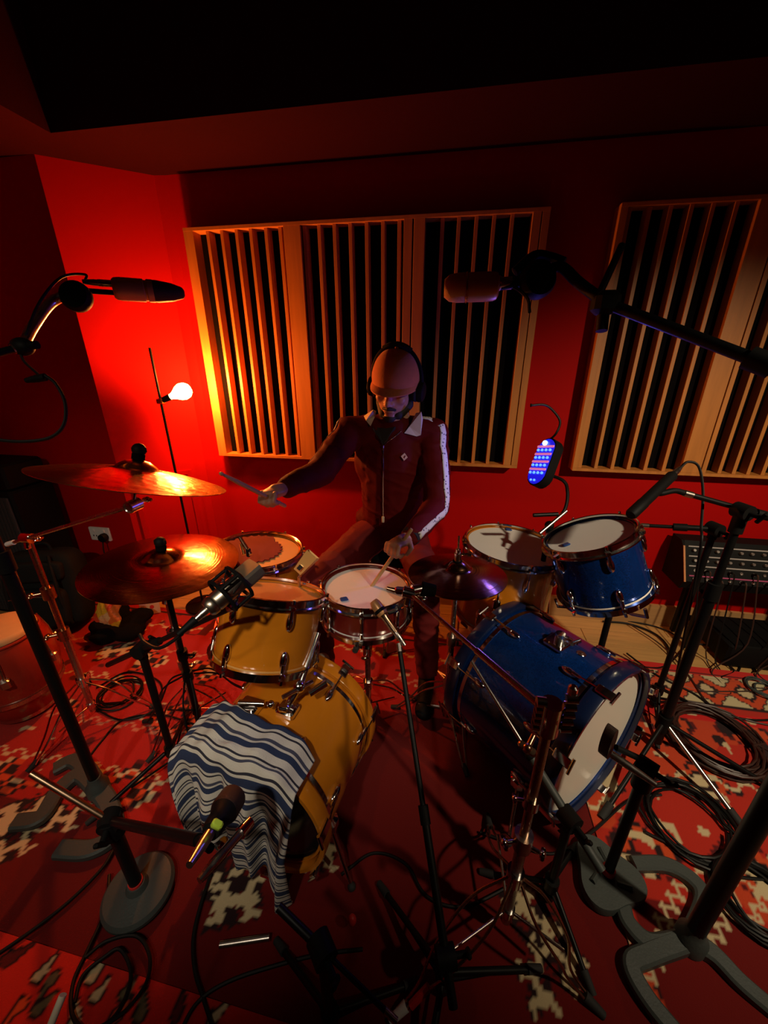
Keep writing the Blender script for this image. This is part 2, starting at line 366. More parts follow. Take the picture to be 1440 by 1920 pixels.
def pat_main(x, y, u, v, s):
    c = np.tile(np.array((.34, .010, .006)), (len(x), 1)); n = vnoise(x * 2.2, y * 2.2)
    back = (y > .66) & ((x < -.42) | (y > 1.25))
    medallions(c, x + .11, y, .40, .30, .020, back & (n > .66), 1)
    for k, v0 in enumerate((.80, .98, 1.20, 1.42, 1.60)): zigzag(c, x, y, .085, .034, v0, .0062, back & (vnoise(x * 1.7 + k * 9, y) > .35), CREAM if k % 2 == 0 else PINK)
    put(c, back & (vnoise(x * 16, y * 22) > .80) & (n < .55), MAR); put(c, back & (vnoise(x * 24 + 7, y * 34) > .92), CREAM)
    put(c, ~back, (.12, .003, .002)); put(c, ~back & (vnoise(x * 3, y * 2.5) > .5), (.105, .0025, .002))  # plain red field, with the foreground shade put into its colour
    e = np.minimum(np.minimum(u, s[0] - u), np.minimum(v + .02, s[1] - v)); put(c, e < .035, (.42, .008, .006)); put(c, (e > .035) & (e < .05), DARK)
    for (px, py, ag, nn, ss) in ((40, 1530, .5, 8, .019), (20, 1590, .7, 6, .014), (115, 1535, .2, 6, .014), (440, 1640, 1.1, 8, .017), (440, 1690, .3, 7, .017), (215, 1220, .5, 9, .017), (1000, 1720, 2.3, 9, .016), (1050, 1790, 2.5, 7, .014), (1010, 1850, 1.9, 6, .012), (600, 1610, .2, 6, .012)):
        p = Zp(px, py, .01); blobs(c, x, y, p.x, p.y, ag, nn, ss)
    return c
def pat_right(x, y, u, v, s):
    c = np.tile(np.array((.40, .018, .008)), (len(x), 1)); n = vnoise(x * 2.6 + 3, y * 2.6)
    put(c, (vnoise(x * 5, y * 5) > .52), (.46, .045, .012))
    medallions(c, x + .05, y + .04, .30, .26, .016, n > .30, 5)
    ev = s[1] - v
    band = (ev > .055) & (ev < .24); put(c, band, (.48, .42, .24)); dx, dy, i, j = cell(u, ev - .055, .16, .185)
    d = (step(np.abs(dx), .01) + step(np.abs(dy), .01)); put(c, band & (d < .085), ORG); put(c, band & (d < .045), DARK); put(c, band & (d < .028), CREAM); put(c, band & (d > .085) & (d < .095), DARK)
    put(c, (ev < .055), (.52, .012, .008)); put(c, (np.abs(ev - .247) < .008), DARK); put(c, (np.abs(ev - .047) < .004), DARK)
    put(c, (ev > .28) & (ev < .34) & (vnoise(x * 2, y * 2 + 9) > .3), (.50, .008, .006))
    put(c, (vnoise(x * 18, y * 18) > .80) & (ev > .25), DARK); put(c, (vnoise(x * 22 + 9, y * 22) > .84) & (ev > .25), CREAM)
    for k, v0 in enumerate((.50, .62, .80, .97, 1.12)): zigzag(c, x, y, .105, .05, v0, .0085, vnoise(x * 2.1 + k * 5, y * 3) > .38)
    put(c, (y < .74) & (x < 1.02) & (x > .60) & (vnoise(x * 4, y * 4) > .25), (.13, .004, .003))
    for (px, py) in ((1250, 1690), (1345, 1720), (1220, 1790), (1415, 1690)):
        p = Zp(px, py, .012); q = step((x - p.x) * .7 + (y - p.y) * .7, .02); zigzag(c, x - p.x + y - p.y, x - p.x - (y - p.y), .06, .045, 0, .012, np.hypot(x - p.x, y - p.y) < .10)
    return c
def pat_front(x, y, u, v, s):
    c = np.tile(np.array((.50, .016, .008)), (len(x), 1)); put(c, vnoise(x * 9 + y * 7, y * 3) > .62, (.42, .012, .007))
    pal = (CREAM, OLV, ORG, OLV, MAR, CREAM); k = 0
    for (px, py, r, ag) in ((75, 1830, .020, 1.1), (100, 1835, .018, -1.9), (40, 1885, .020, 4.2), (70, 1895, .018, .8), (15, 1800, .024, .5), (175, 1830, .020, 1.2), (180, 1870, .016, 1.1), (235, 1865, .016, 1.2), (215, 1910, .018, .9), (265, 1900, .022, 1.9), (330, 1905, .018, 1.4), (400, 1910, .016, .6), (140, 1915, .016, 2.0)):
        p = Zp(px, py, .012); boteh(c, x, y, p.x, p.y, r * .62, ag, pal[k % 6]); k += 1
    dx, dy, i, j = cell(x, y, .15, .13); a = (y < .22)
    d = np.hypot(dx, dy * 1.3) - .03; put(c, a & (d < .01), DARK); put(c, a & (d < 0) & (hsh(i, j) > .5), CREAM); put(c, a & (d < 0) & (hsh(i, j) <= .5), OLV)
    return c
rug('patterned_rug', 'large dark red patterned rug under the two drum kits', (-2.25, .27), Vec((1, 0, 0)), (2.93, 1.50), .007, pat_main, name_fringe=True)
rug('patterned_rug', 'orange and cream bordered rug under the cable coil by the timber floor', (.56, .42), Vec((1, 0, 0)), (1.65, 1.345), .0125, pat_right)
dv = (Zp(420, 1885) - Zp(0, 1750)); dv.z = 0; dv.normalize(); e0 = Zp(0, 1750) - dv * .7
rug('patterned_rug', 'bright red rug with teardrop motifs, at the lower left beneath the camera', tuple(e0 + Vec((dv.y, -dv.x, 0)) * .95), dv, (2.1, .95), .0135, pat_front)
# ------------------------------------------------------------ drums
def sparkle(name, base):
    m = mat(name, base, .22, coat=.8); nt = m.node_tree; b = nt.nodes['Principled BSDF']; tc = nt.nodes.new('ShaderNodeTexCoord')
    v = nt.nodes.new('ShaderNodeTexVoronoi'); v.inputs['Scale'].default_value = 260; nt.links.new(tc.outputs['Object'], v.inputs['Vector'])
    n = nt.nodes.new('ShaderNodeTexNoise'); n.inputs['Scale'].default_value = 14; nt.links.new(tc.outputs['Object'], n.inputs['Vector'])
    mx = nt.nodes.new('ShaderNodeMix'); mx.data_type = 'RGBA'; mx.inputs[6].default_value = (*[c * .55 for c in base], 1); mx.inputs[7].default_value = (*[min(1, c * 1.5) for c in base], 1)
    ad = nt.nodes.new('ShaderNodeMath'); ad.operation = 'MULTIPLY'; nt.links.new(v.outputs['Color'], ad.inputs[0]); nt.links.new(n.outputs['Fac'], ad.inputs[1]); ad.inputs[1].default_value = 1
    nt.links.new(ad.outputs[0], mx.inputs[0]); nt.links.new(mx.outputs[2], b.inputs['Base Color']); b.inputs['Metallic'].default_value = .55
    return m
blue_sp = sparkle('blue sparkle wrap', (.004, .048, .28))
def lug_mb(mb, p, n, out, L, kind):
    m = basis(n.cross(out).normalized(), out, n, p)
    if kind == 'bridge':
        mb.box((0, .008, 0), (.012, .016, L), m, .003)
        for s in (-1, 1): mb.cyl(m @ Vec((0, .012, s * (L / 2 + .012))), m @ Vec((0, .012, s * (L / 2 - .006))), .0075, .0075, 10)
    else:
        mb.ball(m @ Vec((0, .006, 0)), (.012, .011, L * .55), m.to_3x3().to_4x4(), 12, 8); mb.cyl(m @ Vec((0, .012, L * .2)), m @ Vec((0, .012, L * .75)), .007, .006, 10)
def drum(name, label, c, n, R, L, shell_m, head_m, nl, spin=0.0, bass=False, hoop_m=None, reso_m=None, lugs='pair', gel=None, group=None, cat='drum', recess=.012):
    n = Vec(n).normalized(); c = Vec(c); e1, e2, _ = frame(n); b = c - n * L; t = thing(name, label, cat, c - n * (L / 2), group); rs = R - .012
    MB().lathe([(rs - .007, -.004), (rs, -.006), (rs, -L + .006), (rs - .007, -L + .004)], c, n, 64).build('shell', shell_m, t, 30)
    MB().lathe([(0, -recess + .001), (rs - .012, -recess + .001), (rs - .006, -recess + .002), (rs + .003, -recess - .004), (rs + .003, -recess - .012)], c, n, 64).build('batter_head', head_m, t, 30)
    MB().lathe([(rs + .003, recess + .012), (rs + .003, recess + .004), (rs - .006, recess - .002), (rs - .012, recess - .001), (0, recess - .001)], b, n, 64).build('resonant_head', reso_m or head_m, t, 30)
    for (o, s, nm) in ((c, 1, 'hoop'), (b, -1, 'hoop')):
        if bass:
            pr = [(R - .008, .012), (R + .004, .012), (R + .006, .008), (R + .006, -.030), (R + .004, -.034), (R - .008, -.034), (R - .008, .012)]
            MB().lathe([(r, h * s) for r, h in pr], o, n, 64).build(nm, hoop_m, t, 40)
            MB().lathe([(R - .014, -.046 * s), (R - .0095, -.046 * s), (R - .0095, -.060 * s), (R - .014, -.060 * s)], o, n, 64).build('collar_ring', chrome, t, 40)
        else:
            pr = [(R - .010, .006), (R - .006, .008), (R - .001, .006), (R - .001, -.014), (R + .007, -.016), (R + .007, -.021), (R - .010, -.021), (R - .010, .006)]
            MB().lathe([(r, h * s) for r, h in pr], o, n, 64).build(nm, chrome, t, 40)
    for k in range(nl):
        a = spin + 2 * PI * k / nl; out = e1 * math.cos(a) + e2 * math.sin(a)
        if lugs == 'bridge' or L < .16:
            mb = MB(); lug_mb(mb, c - n * L / 2 + out * rs, n, out, L * .42, 'bridge'); mb.build('lug', chrome, t)
        else:
            for z in (.25, .75): mb = MB(); lug_mb(mb, c - n * (L * z) + out * rs, n if z < .5 else -n, out, .05, 'pair'); mb.build('lug', chrome, t)
        ro = R + (.010 if bass else .003)
        for (o, s) in ((c, 1), (b, -1)):
            rd = MB(); q = o - n * s * (.27 * L if L > .16 else .06) + out * (rs + .012)
            rd.cyl(o + out * ro - n * s * .012, q, .0028, .0028, 8)
            if bass:
                M = basis(n.cross(out).normalized(), out, n, o + out * (R + .008)); rd.box((0, 0, .004 * s), (.03, .012, .05), M, .003)
                rd.cyl(o + out * ro + n * s * .02, o + out * ro + n * s * .03, .004, .004, 8); rd.tube([M @ Vec((-.024, .004, .032 * s)), M @ Vec((.024, .004, .032 * s))], .0045, 8)
            else:
                rd.cyl(o + out * ro + n * s * .0, o + out * ro + n * s * .012, .0048, .0048, 8); rd.box(o + out * (R + .002) - n * s * .014, (.016, .016, .012), basis(n.cross(out).normalized(), out, n).to_3x3().to_4x4(), .002)
            rd.build('claw' if bass else 'tension_rod', chrome, t)
    return t
def gel(label, c, n, size, ang):
    e1, e2, n = frame(n); x = e1 * math.cos(ang) + e2 * math.sin(ang)
    o = MB().box((0, 0, .004), (size, size * .8, .007), basis(x, n.cross(x), n, c), .003).build('damper_gel', blue_gel); return tag(o, label, 'damper', 'blue gel dampers on the drum heads')
def on_plane(px, py, c, n):
    v = ray(px, py); t = (Vec(c) - _C).dot(Vec(n)) / v.dot(Vec(n)); return _C + v * t

# blue sparkle kit, right
BT_C, BT_N = (.508, 1.340, .893), (-.39, .085, .915)
drum('rack_tom', 'blue sparkle tom with white head and chrome hoops, above the blue bass drum', BT_C, BT_N, .158, .235, blue_sp, white_head, 6, .55)
BB_N = Vec((.688, -.725, 0)); BB_C = Vec((.552, .998, .292)); BBL = .43
t = drum('bass_drum', 'blue sparkle bass drum with white front head lying at the right', BB_C, BB_N, .281, BBL, blue_sp, smooth_head, 8, .30, True, mat('dark navy hoop lacquer', (.003, .010, .045), .3, coat=.4), black_head, recess=.016)
blue_bass = t
def spur(t, c, n, R, a, fwd):
    e1, e2, n = frame(n); up = Vec((0, 0, 1)); side = n.cross(up) * a; p = Vec(c) + (side * .86 - up * .5) * R; f = p + side * .10 + n * fwd; f.z = .018
    g = MB(); g.box(p, (.05, .05, .05), basis(n, side, up).to_3x3().to_4x4(), .012); g.cyl(p, f, .0075, .006, 10); s = g.build('spur', chrome, t); MB().ball(f, .012).build('rubber_foot', rubber, s)
for a in (-1, 1): spur(t, BB_C - BB_N * .12, BB_N, .27, a, .06)
e = BB_C - BB_N * .2 + Vec((0, 0, .277)); g = MB(); g.box(e, (.07, .09, .02), basis(BB_N, Vec((0, 0, 1)).cross(BB_N), Vec((0, 0, 1))).to_3x3().to_4x4(), .006)
g.cyl(e, e + Vec((0, 0, .035)), .017, .016); g.cyl(e + Vec((.01, 0, .02)), e + Vec((.05, -.03, .02)), .005, .005); g.cyl(e + Vec((.03, -.03, .02)), e + Vec((.06, -.01, .02)), .008, .008)
g.build('tom_mount', chrome, t)
e = BB_C - BB_N * .12 + Vec((.08, .09, .25)); MB().lathe([(0, .004), (.006, .004), (.006, .002), (.014, .002), (.016, 0)], BB_C - BB_N * .13 + Vec((.0, .0, 1)) * .268 + BB_N.cross(Vec((0, 0, 1))) * -.02, Vec((.1, .1, 1)), 20).build('vent_grommet', chrome, t)

# amber kit, left
OT_C, OT_N = Vec((-.522, .985, .778)), Vec((.10, .387, .917)).normalized()
drum('rack_tom', 'amber maple tom mounted on the amber bass drum, under the big condenser microphone', OT_C, OT_N, .166, .222, orange_w, mat('bulb-tinted drum head', (.58, .28, .06), .45, var=.06), 6, .22)  # white head with the bulb's orange light put into its colour
OB_N = Vec((-.165, -.986, 0)); OB_C = Vec((-.505, .640, .262)); OBL = .37
t = drum('bass_drum', 'amber maple bass drum with a striped towel draped over it', OB_C, OB_N, .245, OBL, orange_w, black_head, 8, .2, True, orange_w, white_head, recess=.016)
for a in (-1, 1): spur(t, OB_C - OB_N * .1, OB_N, .235, a, .07)
e = OB_C - OB_N * .15 + Vec((.055, 0, .233)); bm = basis(OB_N, Vec((0, 0, 1)).cross(OB_N), Vec((0, 0, 1))).to_3x3().to_4x4()
g = MB(); g.box(e, (.05, .06, .026), bm, .006); g.cyl(e + Vec((-.0, 0, .01)), e + Vec((.03, .03, .07)), .012, .011); g.cyl(e + Vec((.03, .03, .06)), e + Vec((.05, .16, .16)), .010, .010)
g.ball(e + Vec((.03, .03, .065)), .019); g.cyl(e + Vec((.0, -.02, .07)), e + Vec((.06, .06, .06)), .007, .007); g.box(e + Vec((-.0, -.02, .03)), (.03, .022, .022), None, .004); g.cyl(e + Vec((.06, .03, .04)), e + Vec((.10, .07, .05)), .010, .012)
g.build('tom_mount', chrome, t)
g = MB(); g.box(e + Vec((-.11, -.02, .012)), (.055, .065, .030), bm, .006); g.cyl(e + Vec((-.135, -.03, .034)), e + Vec((-.06, -.02, .034)), .010, .010); g.ball(e + Vec((-.04, -.02, .036)), .011); g.build('spare_mount', chrome, t)
FT_C = Vec((-.735, 1.285, .752))
def legs3(t, c, n, R, L, zlen, spin):
    e1, e2, n = frame(n)
    for k in range(3):
        a = spin + k * 2.094; o = e1 * math.cos(a) + e2 * math.sin(a); p = c - n * (L * .5) + o * (R + .014); q = Vec((p.x, p.y, .02)) + Vec((o.x, o.y, 0)) * .03
        g = MB(); g.box(p - o * .012, (.03, .034, .045), basis(n.cross(o).normalized(), o, n).to_3x3().to_4x4(), .006); g.tube([p + n * .10, p - n * .04, Vec((q.x, q.y, .16)), q], .0055, 8)
        s = g.build('leg', chrome, t); MB().lathe([(0, 0), (.011, 0), (.013, -.014), (.009, -.02), (0, -.02)], q + Vec((0, 0, .006)), (0, 0, 1), 14).build('rubber_foot', rubber, s)
t = drum('floor_tom', 'amber floor tom behind the ride cymbal, a dark red cloth on its head', FT_C, (.06, .05, 1), .180, .36, orange_w, mat('tan drum head', (.58, .31, .09), .5, var=.06), 6, .3, lugs='pair')
legs3(t, FT_C, Vec((.06, .05, 1)), .18, .36, 0, .6)
FW_C = Vec((.300, 1.560, .727))
t = drum('floor_tom', 'amber floor tom with a white head, left of the blue tom', FW_C, (.075, .01, 1), .208, .36, orange_w, white_head, 8, .2)
legs3(t, FW_C, Vec((.075, .01, 1)), .208, .36, 0, .25)
SN_C, SN_N = Vec((-.275, 1.222, .672)), Vec((.02, .04, 1)).normalized()
t = drum('snare_drum', 'dark red snare drum in front of the drummer', SN_C, SN_N, .174, .135, snare_w, white_head, 8, .12, lugs='bridge')
g = MB(); o = Vec((.9, .35, 0)).normalized(); g.box(SN_C - SN_N * .07 + o * .172, (.03, .03, .085), basis(o, Vec((-o.y, o.x, 0)), Vec((0, 0, 1))).to_3x3().to_4x4(), .005); g.cyl(SN_C - SN_N * .04 + o * .185, SN_C - SN_N * .04 + o * .185 + Vec((.0, -.04, .03)), .005, .005); g.build('strainer', chrome, t)
gel('blue gel damper on the snare drum head', on_plane(645, 1125, SN_C - SN_N * .012, SN_N), SN_N, .028, .5)
gel('blue gel damper on the blue tom head', on_plane(1062, 1023, Vec(BT_C) - Vec(BT_N) * .012, BT_N), BT_N, .026, .2)
gel('blue gel damper on the white head of the amber floor tom', on_plane(953, 994, FW_C - Vec((0, 0, .012)), (.075, .01, 1)), (.075, .01, 1), .030, .2)
# dark red cloth with a pinked edge on the far floor tom
pl = []
for k in range(56):
    a = 2 * PI * k / 56; r = (.150 if k % 2 else .135) * (1 if math.cos(a) < .3 else .80); pl.append((r * math.cos(a) * .95 - .02, r * math.sin(a)))
o = MB().prism(pl, -.002, .002, basis(Vec((1, 0, -.06)), Vec((0, 1, -.05)), Vec((.06, .05, 1)), FT_C - Vec((.0, .0, .0065)))).build('damping_cloth', mat('dark red cloth', (.17, .008, .006), .85, var=.2), None, 20)
tag(o, 'dark red pinked cloth lying on the head of the far amber floor tom', 'cloth')

# striped towel over the amber bass drum
def stripes_mat():
    m = mat('striped towel cotton', (.6, .6, .6), .9, bump=.4, bs=260); nt = m.node_tree; b = nt.nodes['Principled BSDF']
    a = nt.nodes.new('ShaderNodeAttribute'); a.attribute_name = 'run'; mu = nt.nodes.new('ShaderNodeMath'); mu.operation = 'MULTIPLY'; mu.inputs[1].default_value = 1 / .150
    fr = nt.nodes.new('ShaderNodeMath'); fr.operation = 'FRACT'; cr = nt.nodes.new('ShaderNodeValToRGB'); cr.color_ramp.interpolation = 'CONSTANT'
    W = (.60, .57, .50, 1); N = (.018, .032, .085, 1); G = (.055, .06, .10, 1); K = (.02, .02, .035, 1)
    st = [(0, N), (.15, W), (.20, K), (.235, W), (.36, G), (.42, W), (.46, N), (.57, W), (.70, K), (.735, W), (.775, G), (.81, W), (.92, K), (.955, W)]
    el = cr.color_ramp.elements; el[0].position = 0; el[0].color = N; el[1].position = st[1][0]; el[1].color = W
    for p, c in st[2:]: e_ = el.new(p); e_.color = c
    nt.links.new(a.outputs['Fac'], mu.inputs[0]); nt.links.new(mu.outputs[0], fr.inputs[0]); nt.links.new(fr.outputs[0], cr.inputs[0]); nt.links.new(cr.outputs[0], b.inputs['Base Color']); return m
side = OB_N.cross(Vec((0, 0, 1))); side = -side if side.x < 0 else side
NU, NV = 90, 120; run = []
towel = MB()
for j in range(NV):
    v = j / (NV - 1)
    for i in range(NU):
        u = i / (NU - 1); s = (u * 2 - 1)                                # across the drum, left to right
        xx = s * .205 + .012; Rr = .271 + .004 * math.sin(u * 37 + v * 5)
        ang = xx / Rr * 1.10 - .10
        ztop = OB_C.z + Rr * math.cos(ang); lx = Rr * math.sin(ang)
        top_len = .150 - .05 * u + .012 * math.sin(u * 9)
        hang = .30 + .06 * math.sin(u * 5.2 + 1.0) + (.17 if u > .40 else 0) * min(1, max(0, (u - .40) / .10)) - .04 * max(0, .25 - u) * 4
        tot = top_len + hang; dd = v * tot
        fold = .016 * math.sin(u * 21 + v * 1.5) + .010 * math.sin(u * 43 + 2 + v * 3) + .008 * math.sin(u * 11 + v * 4)
        if dd < top_len - .02: ax = top_len - .02 - dd; z = ztop + .006 + .004 * math.sin(u * 17 + dd * 30); out = -ax
        else:
            q = dd - (top_len - .02); bend = min(1, q / .06); out = .038 * math.sin(bend * PI / 2); z = ztop + .006 - max(0, q - .02) - .01 * (1 - math.cos(bend * PI / 2))
            k = min(1, max(0, (q - .03) / .18)); out += fold * k + .02 * k; lx *= (1 - .16 * k * (q / .4)); lx += .008 * k * math.sin(u * 30 + v * 2)
        P = Vec((OB_C.x, OB_C.y, 0)) + side * lx + OB_N * (out + .012); P.z = max(.03, z); towel.V.append(tuple(P))
        kq = max(0, v - .35) * 1.5; run.append(dd + .022 * s + kq * .010 * math.sin(u * 19 + v * 7) + kq * .006 * math.sin(u * 41) + .003 * math.sin(u * 7))
towel.F = [(j * NU + i, j * NU + i + 1, (j + 1) * NU + i + 1, (j + 1) * NU + i) for j in range(NV - 1) for i in range(NU - 1)]
o = towel.build('striped_towel', stripes_mat(), None, 180); at = o.data.attributes.new('run', 'FLOAT', 'POINT'); at.data.foreach_set('value', run)
md = o.modifiers.new('thick', 'SOLIDIFY'); md.thickness = .004; md.offset = 1
tag(o, 'navy and cream striped towel draped over the front of the amber bass drum', 'towel')
# ------------------------------------------------------------ cymbals
def bronze(name, col, rough, base=None):
    rough_ = base or rough; m = mat(name, col, rough_, 1.0); nt = m.node_tree; b = nt.nodes['Principled BSDF']; a = nt.nodes.new('ShaderNodeAttribute'); a.attribute_name = 'rad'
    n = nt.nodes.new('ShaderNodeTexNoise'); n.noise_dimensions = '1D'; n.inputs['Scale'].default_value = 520; n.inputs['Detail'].default_value = 2; nt.links.new(a.outputs['Fac'], n.inputs['W'])
    tc = nt.nodes.new('ShaderNodeTexCoord'); h = nt.nodes.new('ShaderNodeTexVoronoi'); h.feature = 'SMOOTH_F1'; h.inputs['Scale'].default_value = 46; nt.links.new(tc.outputs['Object'], h.inputs['Vector'])
    b1 = nt.nodes.new('ShaderNodeBump'); b1.inputs['Strength'].default_value = .30; b1.inputs['Distance'].default_value = .0008; nt.links.new(n.outputs['Fac'], b1.inputs['Height'])
    b2 = nt.nodes.new('ShaderNodeBump'); b2.inputs['Strength'].default_value = .30 if rough < .23 else .10; b2.inputs['Distance'].default_value = .004; nt.links.new(h.outputs['Distance'], b2.inputs['Height']); nt.links.new(b1.outputs[0], b2.inputs['Normal'])
    nt.links.new(b2.outputs[0], b.inputs['Normal'])
    n2 = nt.nodes.new('ShaderNodeTexNoise'); n2.inputs['Scale'].default_value = 9; nt.links.new(tc.outputs['Object'], n2.inputs['Vector'])
    mr = nt.nodes.new('ShaderNodeMapRange'); mr.inputs[3].default_value = rough_ - .08; mr.inputs[4].default_value = rough_ + .07; nt.links.new(n2.outputs['Fac'], mr.inputs[0]); nt.links.new(mr.outputs[0], b.inputs['Roughness'])
    return m
br1 = bronze('lathed bronze', (.66, .38, .14), .22); br2 = bronze_dark = bronze('dark unlathed bronze', (.30, .15, .08), .235, .16)
def cym_shape(R, bell, bow, up=1):
    pr = [(.006, bow + .028), (bell * .55, bow + .024), (bell * .9, bow + .010), (bell, bow + .003)]
    for k in range(1, 13):
        t = k / 12; r = bell + (R - bell) * t; pr.append((r, bow * (1 - t ** 1.6)))
    return pr + [(r - .0001, h - .0018) for r, h in reversed(pr)]
def add_cym(t, c, n, R, bell, bow, m, nm='bow_plate'):
    n = Vec(n).normalized(); o = MB().lathe(cym_shape(R, bell, bow), c, n, 72).build(nm, m, t, 50)
    L = Vec(t.location); a = o.data.attributes.new('rad', 'FLOAT', 'POINT'); cc = Vec(c) - L
    a.data.foreach_set('value', [((v.co - cc) - n * (v.co - cc).dot(n)).length for v in o.data.vertices]); return o
def cymbal(label, c, n, R, m, bell=.055, bow=.030):
    n = Vec(n).normalized(); t = thing('cymbal', label, 'cymbal', c); add_cym(t, c, n, R, bell, bow, m, 'cymbal_plate'); return t
def topper(name, label, c, n, bow):                                   # felt, wing nut and post above a cymbal
    n = Vec(n).normalized(); c = Vec(c) + n * (bow + .028)
    return c
CR_C = Vec(D(256, 893, 1.10)); CR_N = Vec((.13, .27, .95)).normalized(); cymbal('bronze crash cymbal at the left, catching the bulb light', CR_C - CR_N * .01, CR_N, .240, br1)
RD_C = Vec((-.955, 1.035, .805)); RD_N = Vec((.05, .02, .99)); cymbal('large dark bronze ride cymbal in front of the white wall socket', RD_C, RD_N, .246, br2, .060, .026)
HH_C = Vec((.058, 1.235, .758)); HH_N = Vec((-.02, .06, .99)).normalized()
t = thing('hi_hat', 'pair of bronze hi-hat cymbals right of the snare drum', 'cymbal', HH_C)
add_cym(t, HH_C - HH_N * .012, HH_N, .176, .045, .024, br2, 'top_cymbal')
MB().lathe([(r, -h) for r, h in cym_shape(.176, .045, .020)], HH_C - HH_N * .016, HH_N, 64).build('bottom_cymbal', br2, t, 50)
g = MB(); cc = HH_C + HH_N * .04; g.cyl(cc, cc + HH_N * .030, .013, .013); g.cyl(cc + HH_N * .03, cc + HH_N * .045, .009, .009); g.cyl(cc + HH_N * .024, cc + HH_N * .024 + Vec((.035, 0, .006)), .004, .004); g.box(cc + HH_N * .024 + Vec((.040, 0, .006)), (.014, .004, .016), None, .001); g.build('clutch', chrome, t)
MB().cyl(cc - HH_N * .01, cc + HH_N * .001, .017, .017).build('felt', fabric_k, t)
# ------------------------------------------------------------ bare-bulb lamp (its own light is in its builder)
def bulb_lamp():
    b = D(345, 733, 1.98); px = D(301, 750, 1.98); base = Vec((px.x, px.y, 0)); t = thing('floor_lamp', 'thin black floor lamp with a glowing bare bulb by the angled corner', 'lamp', base)
    top = up_from(base, 285, 652); MB().lathe([(0, 0), (.10, 0), (.10, .012), (.03, .02), (.012, .03), (0, .03)], base + Vec((0, 0, .012)), (0, 0, 1), 28).build('base', black, t)
    MB().cyl(base + Vec((0, 0, .03)), top, .0065).build('pole', black, t)
    k = up_from(base, 301, 752); MB().box(k, (.034, .034, .03), None, .005).build('clamp', brass, t)
    d = (b - k).normalized(); MB().cyl(k, k + d * .055, .014, .017).build('bulb_holder', black, t)
    em = mat('glowing bulb glass', (1, .6, .3), .2, emit=(1.0, .42, .09), es=70)
    pr = [(.0, .05), (.013, .05), (.014, .062), (.022, .080), (.035, .100), (.042, .122), (.038, .146), (.024, .162), (0, .168)]
    MB().lathe(pr, k, d, 24).build('bulb', em, t, 180)
    l = lamp('bulb_light', 'POINT', k + d * .215, 46.0, (1.0, .25, .04), .02); l.parent = t; l.location = k + d * .215 - base
bulb_lamp()
